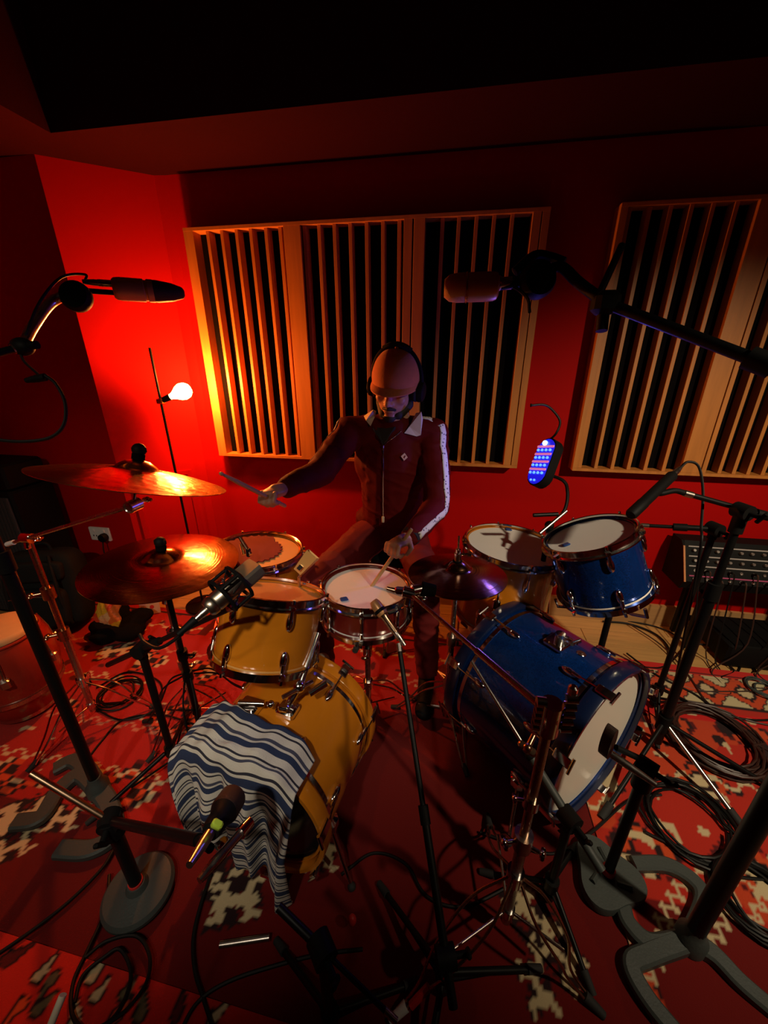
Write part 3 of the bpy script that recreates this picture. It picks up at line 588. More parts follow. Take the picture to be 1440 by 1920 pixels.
# ------------------------------------------------------------ blue LED lamp on a gooseneck
def led_lamp():
    c = D(1020, 868, 1.50); ax = (D(1033, 826, 1.50) - D(1003, 908, 1.50)).normalized(); fw = (Vec((-.22, 0, 1.3)) - Vec((c.x, 0, c.z))).normalized()
    fw = Vec((-.85, -.52, .05)).normalized(); fw = (fw - ax * fw.dot(ax)).normalized(); sx = fw.cross(ax); M = basis(sx, fw, ax, c)
    t = thing('led_lamp', 'glowing blue LED lamp head on a bent black gooseneck behind the toms', 'lamp', c)
    poly = []
    for k in range(28):
        a = 2 * PI * k / 28; poly.append((.050 * math.cos(a) * (1), .088 * math.sin(a) * (1.0)))
    poly = [(max(-.046, min(.046, x * 1.25)), max(-.1, min(.1, y * 1.12))) for x, y in poly]
    MB().prism(poly, -.026, .014, M @ basis(Vec((1, 0, 0)), Vec((0, 0, 1)), Vec((0, 1, 0)))).build('lamp_head', blackm, t, 30)
    body = mat('glowing blue lens', (.01, .02, .30), .3, emit=(.012, .008, .80), es=.8)
    MB().prism([(x * .90, y * .94) for x, y in poly], .012, .018, M @ basis(Vec((1, 0, 0)), Vec((0, 0, 1)), Vec((0, 1, 0)))).build('lens', body, t, 30)
    MB().torus(c - fw * .004, fw, .05, .001, 8, 4)
    led = mat('blue LED', (.1, .2, 1), .3, emit=(.08, .26, 1.0), es=1.9); pk = mat('pink glowing strip', (.6, .2, .5), .4, emit=(.90, .20, .42), es=.7); wt = mat('pale blue pilot LED', (.5, .9, 1), .3, emit=(.35, .85, 1.0), es=4)
    for r in range(4):
        z = .047 - r * .031
        MB().box((0, .0205, z + .013), (.084, .004, .008), M, .001).build('light_strip', pk, t)
        for k in range(4): MB().ball(M @ Vec((-.030 + k * .020, .022, z - .002)), .0056, None, 10, 6).build('led_bead', led, t)
    for k in range(2): MB().ball(M @ Vec((-.004 + k * .018, .021, -.078)), .0045, None, 10, 6).build('led_bead', led, t)
    MB().ball(M @ Vec((.008, .022, .074)), (.010, .010, .010), None, 12, 8).build('pilot_led', wt, t)
    MB().tube([M @ Vec((.052, .0, .055)), M @ Vec((.056, .0, -.05))], .005, 8).build('side_rod', chrome, t)
    MB().tube(spline([M @ Vec((.03, -.01, .095)), D(1043, 812, 1.50), D(1050, 790, 1.50), D(1036, 769, 1.50), D(1020, 759, 1.50), D(995, 760, 1.50)], 8), [.0045] * 40 + [.0075]).build('power_lead', cable_m, t)
    MB().tube(spline([M @ Vec((.04, -.02, -.03)), D(1054, 900, 1.50), D(1064, 922, 1.50), D(1061, 950, 1.50), D(1050, 968, 1.50), D(1030, 985, 1.50)], 8), .0065).build('gooseneck', black, t)
    l = lamp('led_light', 'AREA', c + fw * .035, 2.2, (.12, .10, 1.0), .09); l.data.energy = 1.6; l.data.size = .07; l.rotation_euler = fw.to_track_quat('-Z', 'Y').to_euler(); l.parent = t; l.location = fw * .035
    # stand under it
    b = D(1030, 985, 1.50); s = thing('microphone_stand', 'black stand with a short arm holding the blue LED lamp', 'stand', (b.x, b.y, 0))
    MB().cyl((b.x, b.y, .03), b, .010).build('pole', black, s); MB().cyl(D(1000, 966, 1.50), D(1046, 964, 1.50), .008).build('cross_arm', black, s)
    MB().cyl(D(1012, 1000, 1.48), D(1062, 958, 1.50), .0065).build('boom_arm', steel, s); MB().ball(b, .018).build('clutch', black, s)
    for k in range(3):
        a = k * 2.094 + .5; f = Vec((b.x + .22 * math.cos(a), b.y + .22 * math.sin(a), .014)); l = MB().cyl((b.x, b.y, .14), f, .007).build('leg', black, s); MB().ball(f, .012).build('rubber_foot', rubber, l)
led_lamp()

# ------------------------------------------------------------ stands
def tripod(t, b, h, r, spin, m=chrome, double=True, foot=rubber, n=3, rr=.006):
    b = Vec(b)
    for k in range(n):
        a = spin + 2 * PI * k / n; o = Vec((math.cos(a), math.sin(a), 0)); s = Vec((-o.y, o.x, 0)); f = b + o * r + Vec((0, 0, .016)); top = b + Vec((0, 0, h)) + o * .02; g = MB()
        if double:
            for q in (-1, 1): g.tube(spline([top + s * .010 * q, top + o * (r * .35) + s * .022 * q - Vec((0, 0, h * .20)), f - o * (r * .28) + s * .014 * q + Vec((0, 0, h * .32)), f + s * .006 * q], 5), rr * .62, 6)
        else: g.cyl(top, f, rr)
        low = b + Vec((0, 0, max(.05, h * .38))); g.box((low + f + o * 0) / 2 * 1.0, (.001, .001, .001)); g.cyl(low, low.lerp(f, .55) + Vec((0, 0, h * .12)), rr * .5, rr * .5, 6)
        l = g.build('leg', m, t); e = MB(); e.cyl(f - o * .018 + Vec((0, 0, .008)), f + o * .022 - Vec((0, 0, .004)), .011, .009, 10); e.build('rubber_foot', foot, l)
    MB().cyl(b + Vec((0, 0, h - .018)), b + Vec((0, 0, h + .022)), .020).build('leg_collar', m, t); MB().cyl(b + Vec((0, 0, max(.03, h * .38) - .012)), b + Vec((0, 0, h * .38 + .012)), .017).build('brace_collar', m, t)
def wing(t, p, d, m=chrome, s=1.0):
    d = Vec(d).normalized(); e1, e2, _ = frame(d); g = MB(); g.cyl(p, Vec(p) + d * .022 * s, .005 * s); q = Vec(p) + d * .026 * s; g.box(q, (.034 * s, .008 * s, .012 * s), basis(e1, e2, d).to_3x3().to_4x4(), .003 * s); g.ball(q, .009 * s, None, 10, 6); return g.build('wing_nut', m, t)
def seg_tube(t, name, p0, p1, r0, r1, split, m=chrome, m2=None):       # two telescoping tubes and the clamp between them
    p0 = Vec(p0); p1 = Vec(p1); q = p0.lerp(p1, split); d = (p1 - p0).normalized()
    MB().cyl(p0, q, r0).build('lower_tube', m, t); MB().cyl(q, p1, r1).build('upper_tube', m2 or m, t)
    g = MB(); g.cyl(q - d * .022, q + d * .018, r0 * 1.55); g.build('height_clamp', m, t); e1, e2, _ = frame(d); wing(t, q + e1 * r0 * 1.4, e1, m); return q
def tilter(t, p, d, m=chrome):
    g = MB(); e1, e2, a = frame(d); g.cyl(Vec(p) - e1 * .018, Vec(p) + e1 * .018, .018); g.torus(Vec(p) - e1 * .018, e1, .015, .003, 20, 6); g.box(Vec(p) - a * .02, (.018, .024, .04), basis(e1, e2, a).to_3x3().to_4x4(), .004); g.build('tilter', m, t); wing(t, Vec(p) + e1 * .02, e1, m)
def cym_post(t, p, c, n, bow):                                       # rod through the cymbal with felts and a wing nut
    c = Vec(c); n = Vec(n).normalized(); top = c + n * (bow + .068); MB().cyl(p, top, .0042).build('cymbal_rod', chrome, t)
    f = MB(); f.cyl(c + n * (bow + .028), c + n * (bow + .044), .017); f.build('felt', fabric_k, t); f = MB(); f.cyl(c - n * .014, c - n * .001, .017); f.build('felt', fabric_k, t)
    g = MB(); q = c + n * (bow + .056); g.ball(q, .019, None, 14, 8); g.box(q, (.046, .012, .018), None, .004); g.build('wing_nut', blackm, t)

# crash cymbal on its chrome boom stand
b = Vec(Zp(178, 1340, .02)); b.z = 0; t = thing('cymbal_stand', 'chrome boom stand carrying the crash cymbal at the left', 'stand', b)
hub = up_from(b, 90, 1000); q = up_from(b, 150, 1170)
MB().cyl(b + Vec((0, 0, .05)), q, .0125).build('lower_tube', steel, t)
MB().cyl(q, hub, .0105).build('upper_tube', gold, t); 
for px, py in ((125, 1100), (140, 1180)):
    k = up_from(b, px, py); MB().cyl(k - Vec((0, 0, .025)), k + Vec((0, 0, .022)), .021).build('height_clamp', gold, t); wing(t, k + Vec((-.018, -.012, 0)), (-.8, -.6, 0), gold, 1.2)
tripod(t, b, .21, .24, .35)
tip = CR_C - CR_N * .085; d = (tip - hub).normalized(); tilter(t, hub, (0, .2, 1)); MB().cyl(hub - d * .14, tip, .0065).build('boom_arm', steel, t)
MB().cyl(hub - d * .15, hub - d * .10, .009).build('boom_end', white_p, t); tilter(t, tip, d, steel); cym_post(t, tip, CR_C - CR_N * .01, CR_N, .030)
# ride stand: slim black straight stand
b = Vec((RD_C.x, RD_C.y, 0)) - Vec((RD_N.x, RD_N.y, 0)) * .2; t = thing('cymbal_stand', 'black straight stand under the ride cymbal', 'stand', b); k = Vec((b.x, b.y, .70))
seg_tube(t, 's', b + Vec((0, 0, .05)), k, .0125, .0095, .55, black); tripod(t, b, .30, .24, 1.1, black); tilter(t, k, (0, 0, 1), black); cym_post(t, k, RD_C, RD_N, .026)
# extra chrome stand behind the amber toms
b = Vec(Zp(368, 1345, .02)); b.z = 0; t = thing('cymbal_stand', 'low chrome stand standing on the rug between ride and amber toms', 'stand', b); k = up_from(b, 322, 1110)
seg_tube(t, 's', b + Vec((0, 0, .05)), k, .012, .0095, .45, steel); tripod(t, b, .20, .20, .2); tilter(t, k, (0, .3, 1)); k2 = up_from(b, 332, 1180); MB().box(k2, (.05, .05, .04), None, .01).build('multi_clamp', chrome, t)
# hi-hat stand
b = Vec((HH_C.x, HH_C.y, 0)); t = thing('hi_hat_stand', 'chrome hi-hat stand with pull rod beside the blue bass drum', 'stand', b)
seg_tube(t, 's', b + Vec((0, 0, .05)), HH_C - HH_N * .055, .0125, .0095, .62, steel); MB().cyl(HH_C - HH_N * .05, HH_C + HH_N * .135, .0034).build('pull_rod', gold, t)
MB().lathe([(0, 0), (.02, .004), (.026, .012), (.026, .016), (0, .016)], HH_C - HH_N * .060, HH_N, 20).build('seat_cup', blackm, t); tripod(t, b, .22, .22, .9, steel)
g = MB(); g.box(b + Vec((-.03, .15, .045)), (.085, .26, .010), Mat.Rotation(math.radians(-9), 4, 'X'), .004); g.build('foot_plate', steel, t)
# snare stand with a basket
b = Vec((SN_C.x, SN_C.y, 0)); t = thing('snare_stand', 'chrome snare stand with basket arms under the dark red snare', 'stand', b); hb = b + Vec((0, 0, .36)); MB().cyl(b + Vec((0, 0, .04)), hb, .012).build('lower_tube', steel, t); MB().cyl(hb, b + Vec((0, 0, .47)), .010).build('upper_tube', black, t)
MB().ball(hb + Vec((0, 0, .11)), .024).build('tilter', chrome, t); MB().cyl(hb - Vec((0, 0, .02)), hb + Vec((0, 0, .02)), .02).build('height_clamp', chrome, t); wing(t, hb + Vec((0, -.02, 0)), (0, -1, 0)); tripod(t, b, .18, .22, .5)
for k in range(3):
    a = -1.57 + k * 2.094; o = Vec((math.cos(a), math.sin(a), 0)); g = MB(); g.tube([b + Vec((0, 0, .475)), b + o * .15 + Vec((0, 0, .500)), b + o * .186 + Vec((0, 0, .520)), b + o * .186 + Vec((0, 0, .552))], .006, 8); l = g.build('basket_arm', steel, t); e = MB(); e.cyl(b + o * .170 + Vec((0, 0, .530)), b + o * .198 + Vec((0, 0, .530)), .010); e.build('rubber_grip', rubber, l)

# chrome boom stand in the centre foreground
b = Vec(Zp(943, 1745, 0)); b.z = 0; t = thing('cymbal_stand', 'tall chrome boom stand in the centre foreground, its arm reaching to the snare', 'stand', b); hub = up_from(b, 986, 1322)
MB().cyl(b + Vec((0, 0, .06)), up_from(b, 955, 1560), .0135).build('lower_tube', steel, t); MB().cyl(up_from(b, 955, 1560), hub, .0105).build('upper_tube', gold, t)
k = up_from(b, 957, 1560); MB().cyl(k - Vec((0, 0, .028)), k + Vec((0, 0, .02)), .022).build('height_clamp', steel, t); wing(t, k + Vec((-.02, -.008, 0)), (-1, -.3, 0)); wing(t, k + Vec((.02, -.01, -.01)), (1, -.4, 0), chrome, .9)
k = up_from(b, 950, 1480); MB().cyl(k - Vec((0, 0, .015)), k + Vec((0, 0, .015)), .018).build('memory_lock', chrome, t); wing(t, k + Vec((-.018, 0, 0)), (-1, 0, 0), chrome, .7)
hub_z = up_from(b, 940, 1628).z
for (px, py, bend) in ((748, 1900, 1), (1112, 1885, 0), (880, 1700, 1)):
    f = Vec(Zp(px, py, .016)) if px != 880 else b + Vec((-.02, .26, .016)); o = (f - b); o.z = 0; r = o.length; o.normalize(); s = Vec((-o.y, o.x, 0)); top = Vec((b.x, b.y, hub_z)); g = MB()
    for q in (-1, 1): g.tube(spline([top + o * .02 + s * .008 * q, top + o * r * .32 + s * .034 * q - Vec((0, 0, hub_z * .20)), top + o * r * .62 + s * .030 * q - Vec((0, 0, hub_z * .50)), f - o * .06 + s * .010 * q + Vec((0, 0, hub_z * .16)), f + s * .005 * q], 6), .0037, 8)
    l = g.build('leg', gold, t); e = MB(); e.cyl(f - o * .02 + Vec((0, 0, .010)), f + o * .025 - Vec((0, 0, .004)), .012, .009, 12); e.build('rubber_foot', white_p if px == 748 else rubber, l)
    g = MB(); lo = b + Vec((0, 0, hub_z * .42)); mid = top + o * r * .62 - Vec((0, 0, hub_z * .5)); g.cyl(lo, mid, .004); g.build('leg_brace', steel, t)
    if px == 748: g = MB(); g.tube([f - o * .075 + s * .010 + Vec((0, 0, hub_z * .21)), f - o * .028 + s * .008 + Vec((0, 0, hub_z * .08))], .009, 8); g.build('tape_wrap', red_tape, l)
MB().cyl(Vec((b.x, b.y, hub_z - .02)), Vec((b.x, b.y, hub_z + .025)), .021).build('leg_collar', chrome, t); MB().cyl(b + Vec((0, 0, hub_z * .42 - .014)), b + Vec((0, 0, hub_z * .42 + .014)), .018).build('brace_collar', chrome, t)
g = MB()
for k in range(5): g.cyl(hub + Vec((-.030, 0, -.035 + k * .016)), hub + Vec((-.012, 0, -.035 + k * .016)), .011, .011, 12)
for k in range(5): g.cyl(hub + Vec((.020, -.005, -.025 + k * .019)), hub + Vec((.040, -.005, -.022 + k * .019)), .010, .010, 12)
g.cyl(hub - Vec((.0, 0, .045)), hub + Vec((0, 0, .03)), .021); g.box(hub + Vec((.030, 0, .055)), (.016, .016, .05), None, .004); g.build('ratchet_tilter', chrome, t); wing(t, hub + Vec((-.03, -.02, -.04)), (-.5, -.8, -.3), gold, 1.1)
tip = D(768, 1112, 1.16); d = (tip - hub).normalized(); MB().cyl(hub - d * .02, hub.lerp(tip, .42), .0085).build('boom_tube', gold, t); MB().cyl(hub.lerp(tip, .42), tip, .0060).build('boom_arm', gold, t)
tilter(t, tip, (.2, .2, 1), chrome); g = MB(); g.box(tip + Vec((-.02, 0, .006)), (.05, .018, .018), None, .004); g.cyl(tip + Vec((.01, 0, .01)), tip + Vec((.035, .012, .012)), .018, .016); g.build('boom_tilter', chrome, t); MB().cyl(tip + Vec((.036, .012, .012)), tip + Vec((.075, .02, .004)), .022, .018).build('felt', fabric_k, t); MB().cyl(tip + Vec((-.045, 0, .004)), tip + Vec((-.07, 0, .010)), .008, .005).build('wing_bolt', gold, t)
# cowbell on its rod beside the drummer's knee
a = D(560, 1082, 1.36); c0 = D(559, 1072, 1.36); c1 = D(586, 1040, 1.36); d = (c1 - c0).normalized(); M = look(c0, d, (.2, -.8, .6)); t = thing('cowbell', 'gold coloured cowbell on a rod beside the drummer\'s knee', 'cowbell', c0)
q = MB(); n = 0
sec = [((.018, .012), 0), ((.026, .017), .082)]
vs = []
for (hx, hz), yy in sec: vs += [(-hx, yy, -hz), (hx, yy, -hz), (hx * .9, yy, hz), (-hx * .9, yy, hz)]
for (hx, hz), yy in reversed(sec): vs += [(-hx + .002, yy - (.0 if yy else -.003), -hz + .002), (hx - .002, yy + (.003 if not yy else 0), -hz + .002), (hx * .9 - .002, yy + (.003 if not yy else 0), hz - .002), (-hx * .9 + .002, yy + (.003 if not yy else 0), hz - .002)]
fs = [(3, 2, 1, 0)] + [(l * 4 + i, l * 4 + (i + 1) % 4, l * 4 + 4 + (i + 1) % 4, l * 4 + 4 + i) for l in range(3) for i in range(4)] + [(12, 13, 14, 15)]
q.add([M @ Vec(v) for v in vs], fs); q.build('bell', mat('gold painted steel', (.72, .40, .12), .35, .4), t, 20)
MB().box((0, .02, .020), (.016, .020, .012), M, .002).build('clamp', chrome, t); MB().cyl(a, c0 + d * .03, .005).build('rod', gold, t); MB().cyl(Vec((a.x - .02, a.y + .02, .05)), a, .0055).build('post', steel, t)
MB().lathe([(0, 0), (.09, 0), (.09, .02), (0, .04)], (a.x - .02, a.y + .02, .012), (0, 0, 1), 24).build('base', black, t)
# ------------------------------------------------------------ microphones and their stands
def mic_clutch(t, p, d=(0, 1, 0)):
    d = Vec(d).normalized(); g = MB(); g.cyl(Vec(p) - d * .022, Vec(p) + d * .022, .024, .024, 16); g.box(Vec(p) + Vec((0, 0, -.024)), (.026, .026, .04), None, .006); g.build('boom_clutch', blackm, t)
    g = MB(); g.cyl(Vec(p) + d * .022, Vec(p) + d * .05, .007); g.box(Vec(p) + d * .055, (.012, .012, .05), Mat.Rotation(.6, 4, 'X'), .004); g.build('clutch_handle', blackm, t)
def boom(t, p0, p1, r=.008, thick=None, split=.5, grip=True, m=black):
    p0 = Vec(p0); p1 = Vec(p1)
    if thick: q = p0.lerp(p1, split); MB().cyl(p0, q, thick, thick).build('boom_tube', m, t); MB().cyl(q, p1, r, r).build('boom_arm', m, t); MB().cyl(q - (p1 - p0).normalized() * .03, q + (p1 - p0).normalized() * .012, thick * 1.3).build('boom_collar', blackm, t)
    else: MB().cyl(p0, p1, r, r).build('boom_arm', m, t)
    d = (p1 - p0).normalized(); MB().cyl(p1 - d * .022, p1 + d * .004, r * 1.25).build('thread_tip', steel, t)
def flat_arm(pts, w0, w1, z0, z1):                                     # cast arm of flat section with bevelled top
    P = spline([Vec((p[0], p[1], 0)) for p in pts], 7); n = len(P); mb = MB(); vs = []
    for i, p in enumerate(P):
        t = (P[min(i + 1, n - 1)] - P[max(i - 1, 0)]).normalized(); s = Vec((-t.y, t.x, 0)); k = i / (n - 1); w = w0 + (w1 - w0) * k; z = z1 + (z0 + .016 - z1) * k * .75
        vs += [p + s * w + Vec((0, 0, z0)), p + s * w + Vec((0, 0, z - .006)), p + s * (w - .006) + Vec((0, 0, z)), p - s * (w - .006) + Vec((0, 0, z)), p - s * w + Vec((0, 0, z - .006)), p - s * w + Vec((0, 0, z0))]
    fs = [(i * 6 + k, i * 6 + (k + 1) % 6, i * 6 + 6 + (k + 1) % 6, i * 6 + 6 + k) for i in range(n - 1) for k in range(6)] + [tuple(range(5, -1, -1)), tuple(range((n - 1) * 6, n * 6))]
    return mb.add(vs, fs)
def cast_base(t, b, arms, z0=.016, w=(.030, .026), h=.044):
    for a in arms: flat_arm([b] + [Zp(px, py, .03) for px, py in a], w[0], w[1], z0, h).build('cast_leg', grey_iron, t, 30)
    MB().lathe([(0, 0), (.036, 0), (.036, .034), (.024, .05), (.020, .075), (0, .075)], (b[0], b[1], z0), (0, 0, 1), 24).build('cast_hub', grey_iron, t)
def xlr(t, p, d, m=steel, L=.06):
    d = Vec(d).normalized(); MB().lathe([(0, 0), (.0095, 0), (.0095, L * .45), (.0085, L * .5), (.0085, L * .62), (.006, L), (0, L)], p, d, 16).build('cable_connector', m, t)
def shock_ring(t, c, ax, R, nm='shock_mount'):
    g = MB(); ax = Vec(ax).normalized()
    for s in (-.024, .024): g.torus(Vec(c) + ax * s, ax, R, .0045, 28, 6)
    e1, e2, _ = frame(ax)
    for k in range(4): o = e1 * math.cos(k * 1.57 + .4) + e2 * math.sin(k * 1.57 + .4); g.cyl(Vec(c) + o * R - ax * .026, Vec(c) + o * R + ax * .026, .004)
    r = g.build(nm, blackm, t)
    for k in range(8): o = e1 * math.cos(k * .785) + e2 * math.sin(k * .785); o2 = e1 * math.cos(k * .785 + .5) + e2 * math.sin(k * .785 + .5); s = ax * (.024 if k % 2 else -.024); MB().cyl(Vec(c) + o * R + s, Vec(c) + o2 * R * .5 - s * .3, .0018, .0018, 6).build('elastic', cable_m, r)
copper = mat('copper toned metal', (.62, .30, .11), .40, .35, rv=.06); amber_mesh = mat('amber wire mesh', (.60, .33, .13), .5, .3, bump=.5, bs=900); dgrille = mat('dark wire mesh', (.05, .035, .028), .45, .8, bump=.8, bs=900); ngrey = mat('nickel grey body', (.42, .36, .28), .32, 1.0, rv=.05); mesh_g = mat('olive grey wire mesh', (.20, .17, .10), .5, .7, bump=.8, bs=900)
# left overhead
b = Vec(Zp(186, 1482, .02)); b.z = 0; sl = thing('microphone_stand', 'tall black boom stand at the far left on a curved grey cast base', 'stand', b)
top = Vec((b.x, b.y, 1.44)); MB().cyl(b + Vec((0, 0, .06)), (b.x, b.y, .95), .0165).build('lower_tube', black, sl); MB().cyl((b.x, b.y, .95), top, .0125).build('upper_tube', black, sl); MB().cyl((b.x, b.y, .93), (b.x, b.y, .99), .022).build('height_clutch', blackm, sl)
cast_base(sl, b, [[(150, 1452), (110, 1480), (75, 1530), (25, 1540)], [(205, 1510), (213, 1560), (170, 1590), (108, 1590)], [(160, 1440), (135, 1425), (100, 1440)]])
j1 = D(42, 650, .98); j2 = D(135, 548, 1.08); mic_clutch(sl, top); boom(sl, top - Vec((.25, -.02, .06)) * .0 - (j1 - top) * .3, j1, .009, .013, .5); MB().ball(j1, (.030, .022, .022)).build('arm_joint', blackm, sl); g = MB(); g.cyl(j1 - Vec((.03, 0, 0)), j1 + Vec((.045, 0, .004)), .010); g.build('joint_bolt', blackm, sl)
MB().tube(spline([j1, D(62, 612, 1.02), D(95, 568, 1.06), j2], 6), .013, 10).build('swan_neck', steel, sl)
tm = thing('condenser_microphone', 'long dark condenser microphone overhead at the left, pointing right at the panel', 'microphone', j2)
g = MB(); g.lathe([(0, -.018), (.034, -.018), (.040, -.008), (.040, .008), (.034, .018), (0, .018)], D(143, 556, 1.08), (.35, -.9, .2), 24); g.build('swivel_puck', blackm, tm)
m0 = D(212, 541, 1.12); m1 = D(346, 550, 1.20); d = (m1 - m0).normalized(); L = (m1 - m0).length
MB().cyl(D(160, 545, 1.09), D(216, 549, 1.12), .007).build('mount_arm', blackm, tm); xlr(tm, m0 + Vec((0, 0, .012)), -d, steel, .07); MB().tube(spline([m0 + Vec((0, 0, .012)) - d * .065, D(160, 515, 1.1), D(115, 520, 1.06), D(75, 565, 1.02), D(50, 625, .99), D(40, 668, .98), D(75, 705, .98)], 6), .0035, 6).build('cable', cable_m, tm)
MB().lathe([(0, 0), (.024, 0), (.029, .006), (.031, .02), (.031, L * .42), (.028, L * .43), (.028, L * .46), (.031, L * .47), (.031, L * .55)], m0, d, 28).build('body', copper, tm); MB().lathe([(.030, L * .55), (.0305, L * .6), (.025, L * .82), (.016, L * .97), (.008, L), (0, L)], m0, d, 28).build('grille', dgrille, tm)
xlr(sl, D(85, 707, .98), (D(58, 712, .98) - D(85, 707, .98)), blackm, .05)
tag(MB().tube(spline([D(85, 704, .98), D(105, 720, .98), D(122, 755, .98), D(120, 795, .98), D(95, 820, .97), D(40, 828, .95), D(-30, 822, .92)], 8), .0042, 8).build('microphone_cable', cable_m), 'black cable looping below the left overhead microphone', 'cable')
# right overhead
b = Vec(Zp(1292, 1765, .02)); b.z = 0; sr = thing('microphone_stand', 'tall thick black boom stand at the right with a big curved cast base', 'stand', b); top = Vec((b.x + .0, b.y, 1.36))
MB().cyl(b + Vec((0, 0, .06)), (b.x, b.y, .78), .021).build('lower_tube', black, sr); MB().cyl((b.x, b.y, .78), top, .015).build('upper_tube', black, sr); MB().cyl((b.x, b.y, .75), (b.x, b.y, .82), .028).build('height_clutch', blackm, sr)
cast_base(sr, b, [[(1320, 1690), (1300, 1650), (1250, 1620), (1188, 1617)], [(1215, 1790), (1185, 1810), (1215, 1870), (1290, 1960)], [(1340, 1790), (1390, 1840), (1450, 1890)], [(1225, 1770), (1180, 1730), (1168, 1690)]], w=(.023, .020))
jr = D(1135, 568, .82); mic_clutch(sr, top, (.5, .8, 0)); dd = (jr - top); boom(sr, top - dd * .35, jr, .011, .015, .62); g = MB(); g.box(jr, (.05, .05, .045), None, .01); g.build('arm_joint', blackm, sr); MB().cyl(D(1120, 560, .82), D(1166, 460, .83), .0075).build('tommy_bar', blackm, sr); g = MB(); g.cyl(jr + Vec((0, 0, -.02)), jr + Vec((.0, -.01, -.055)), .012); g.build('joint_knob', blackm, sr)
jm = D(1012, 515, .92); MB().tube(spline([jr, D(1085, 530, .86), D(1050, 500, .90), jm], 6), [.012] * 12 + [.011] * 7, 10).build('swan_neck', blackm, sr)
tm = thing('condenser_microphone', 'copper bodied condenser microphone overhead at the right, pointing left', 'microphone', jm); g = MB(); g.lathe([(0, -.02), (.036, -.02), (.042, -.008), (.042, .008), (.036, .02), (0, .02)], D(1008, 525, .92), (.2, -.95, .1), 24); g.build('swivel_puck', blackm, tm)
g = MB(); g.tube(spline([D(965, 510, .93), D(1000, 480, .92), D(1030, 482, .92), D(1058, 492, .91)], 5), .011, 8); g.build('mount_bracket', blackm, tm)
m0 = D(935, 537, .95); m1 = D(833, 541, .97); d = (m1 - m0).normalized(); L = (m1 - m0).length; MB().cyl(D(990, 528, .93), m0 + d * .004, .010).build('mount_arm', blackm, tm)
MB().lathe([(0, 0), (.022, 0), (.029, .004), (.032, .012), (.033, .03), (.033, L * .55), (.0315, L * .56), (.0315, L * .60), (.033, L * .61)], m0, d, 28).build('body', copper, tm); MB().lathe([(.033, L * .61), (.033, L * .75), (.030, L * .9), (.020, L), (0, L)], m0, d, 28).build('grille', amber_mesh, tm); MB().lathe([(.0335, L * .57), (.0345, L * .575), (.0345, L * .595), (.0335, L * .6)], m0, d, 28).build('trim_ring', brass, tm)
MB().lathe([(0, -.03), (.014, -.03), (.014, -.006), (.018, 0), (0, 0)], m0 + Vec((0, 0, .006)), d, 18).build('cable_connector', steel, tm); MB().tube(spline([m0 - d * .03, D(975, 545, .93), D(990, 562, .92), D(993, 585, .9)], 5), .004, 6).build('cable', cable_m, tm)
# big condenser over the amber tom, on a long boom
tk = thing('condenser_microphone', 'grey large-diaphragm condenser in a shock mount over the amber tom', 'microphone', D(430, 1095, .92)); m0 = D(388, 1143, .88); m1 = D(484, 1060, .96); d = (m1 - m0).normalized(); L = (m1 - m0).length; upv = Vec((0, 0, 1)); sd = d.cross(upv).normalized()
MB().lathe([(0, 0), (.018, 0), (.0225, .006), (.0235, L * .12), (.0215, L * .14), (.0235, L * .16), (.0235, L * .58), (.0225, L * .60), (.0235, L * .62)], m0, d, 26).build('body', ngrey, tk); g = MB(); M = look(m0 + d * L * .8, d); g.prism([(-.024, -.018), (.024, -.018), (.027, -.010), (.027, .010), (.024, .018), (-.024, .018), (-.027, .010), (-.027, -.010)], -L * .18, L * .18, M @ basis(Vec((1, 0, 0)), Vec((0, 0, -1)), Vec((0, 1, 0))), .01); g.build('grille', mesh_g, tk, 20)
shock_ring(tk, m0 + d * L * .45, d, .045); xlr(tk, m0, -d, steel, .035); MB().cyl(m0 - d * .03, m0 - d * .075, .010, .006).build('cable_boot', blackm, tk)
b = Vec(Zp(262, 1672, .02)); b.z = 0; so = thing('microphone_stand', 'black straight stand whose long arm reaches the big condenser microphone', 'stand', Vec((D(330, 1420, 1.2).x, D(330, 1420, 1.2).y, 0)))
b2 = Vec(Zp(330, 1440, 0)); b2.z = 0; k = up_from(b2, 272, 1215); MB().cyl(b2 + Vec((0, 0, .03)), k, .0125).build('lower_tube', black, so); mic_clutch(so, k); e = m0 + d * L * .45 - Vec((0, 0, .05)); boom(so, k - (e - k) * .55, e, .008, .010, .5); tripod(so, b2, .10, .26, 2.0, black, False, rr=.008)
tag(MB().tube(spline([m0 - d * .075, D(340, 1190, .85), D(300, 1215, .86), D(272, 1205, .9), D(262, 1190, .92)], 7), .004, 8).build('microphone_cable', cable_m), 'black cable hanging from the big condenser over the amber tom', 'cable')
# clip microphone on the far amber tom
cp = D(462, 1030, 1.40); t = thing('clip_microphone', 'small amber clip microphone on the rim of the far amber floor tom', 'microphone', cp); g = MB(); g.tube([D(450, 1008, 1.40), D(470, 1040, 1.38)], .007, 10); g.build('body', gold, t); MB().box(D(466, 1036, 1.385), (.012, .02, .03), None, .003).build('clip', blackm, t); MB().cyl(D(452, 1020, 1.4), D(458, 1040, 1.385), .006).build('grille', brass, t)
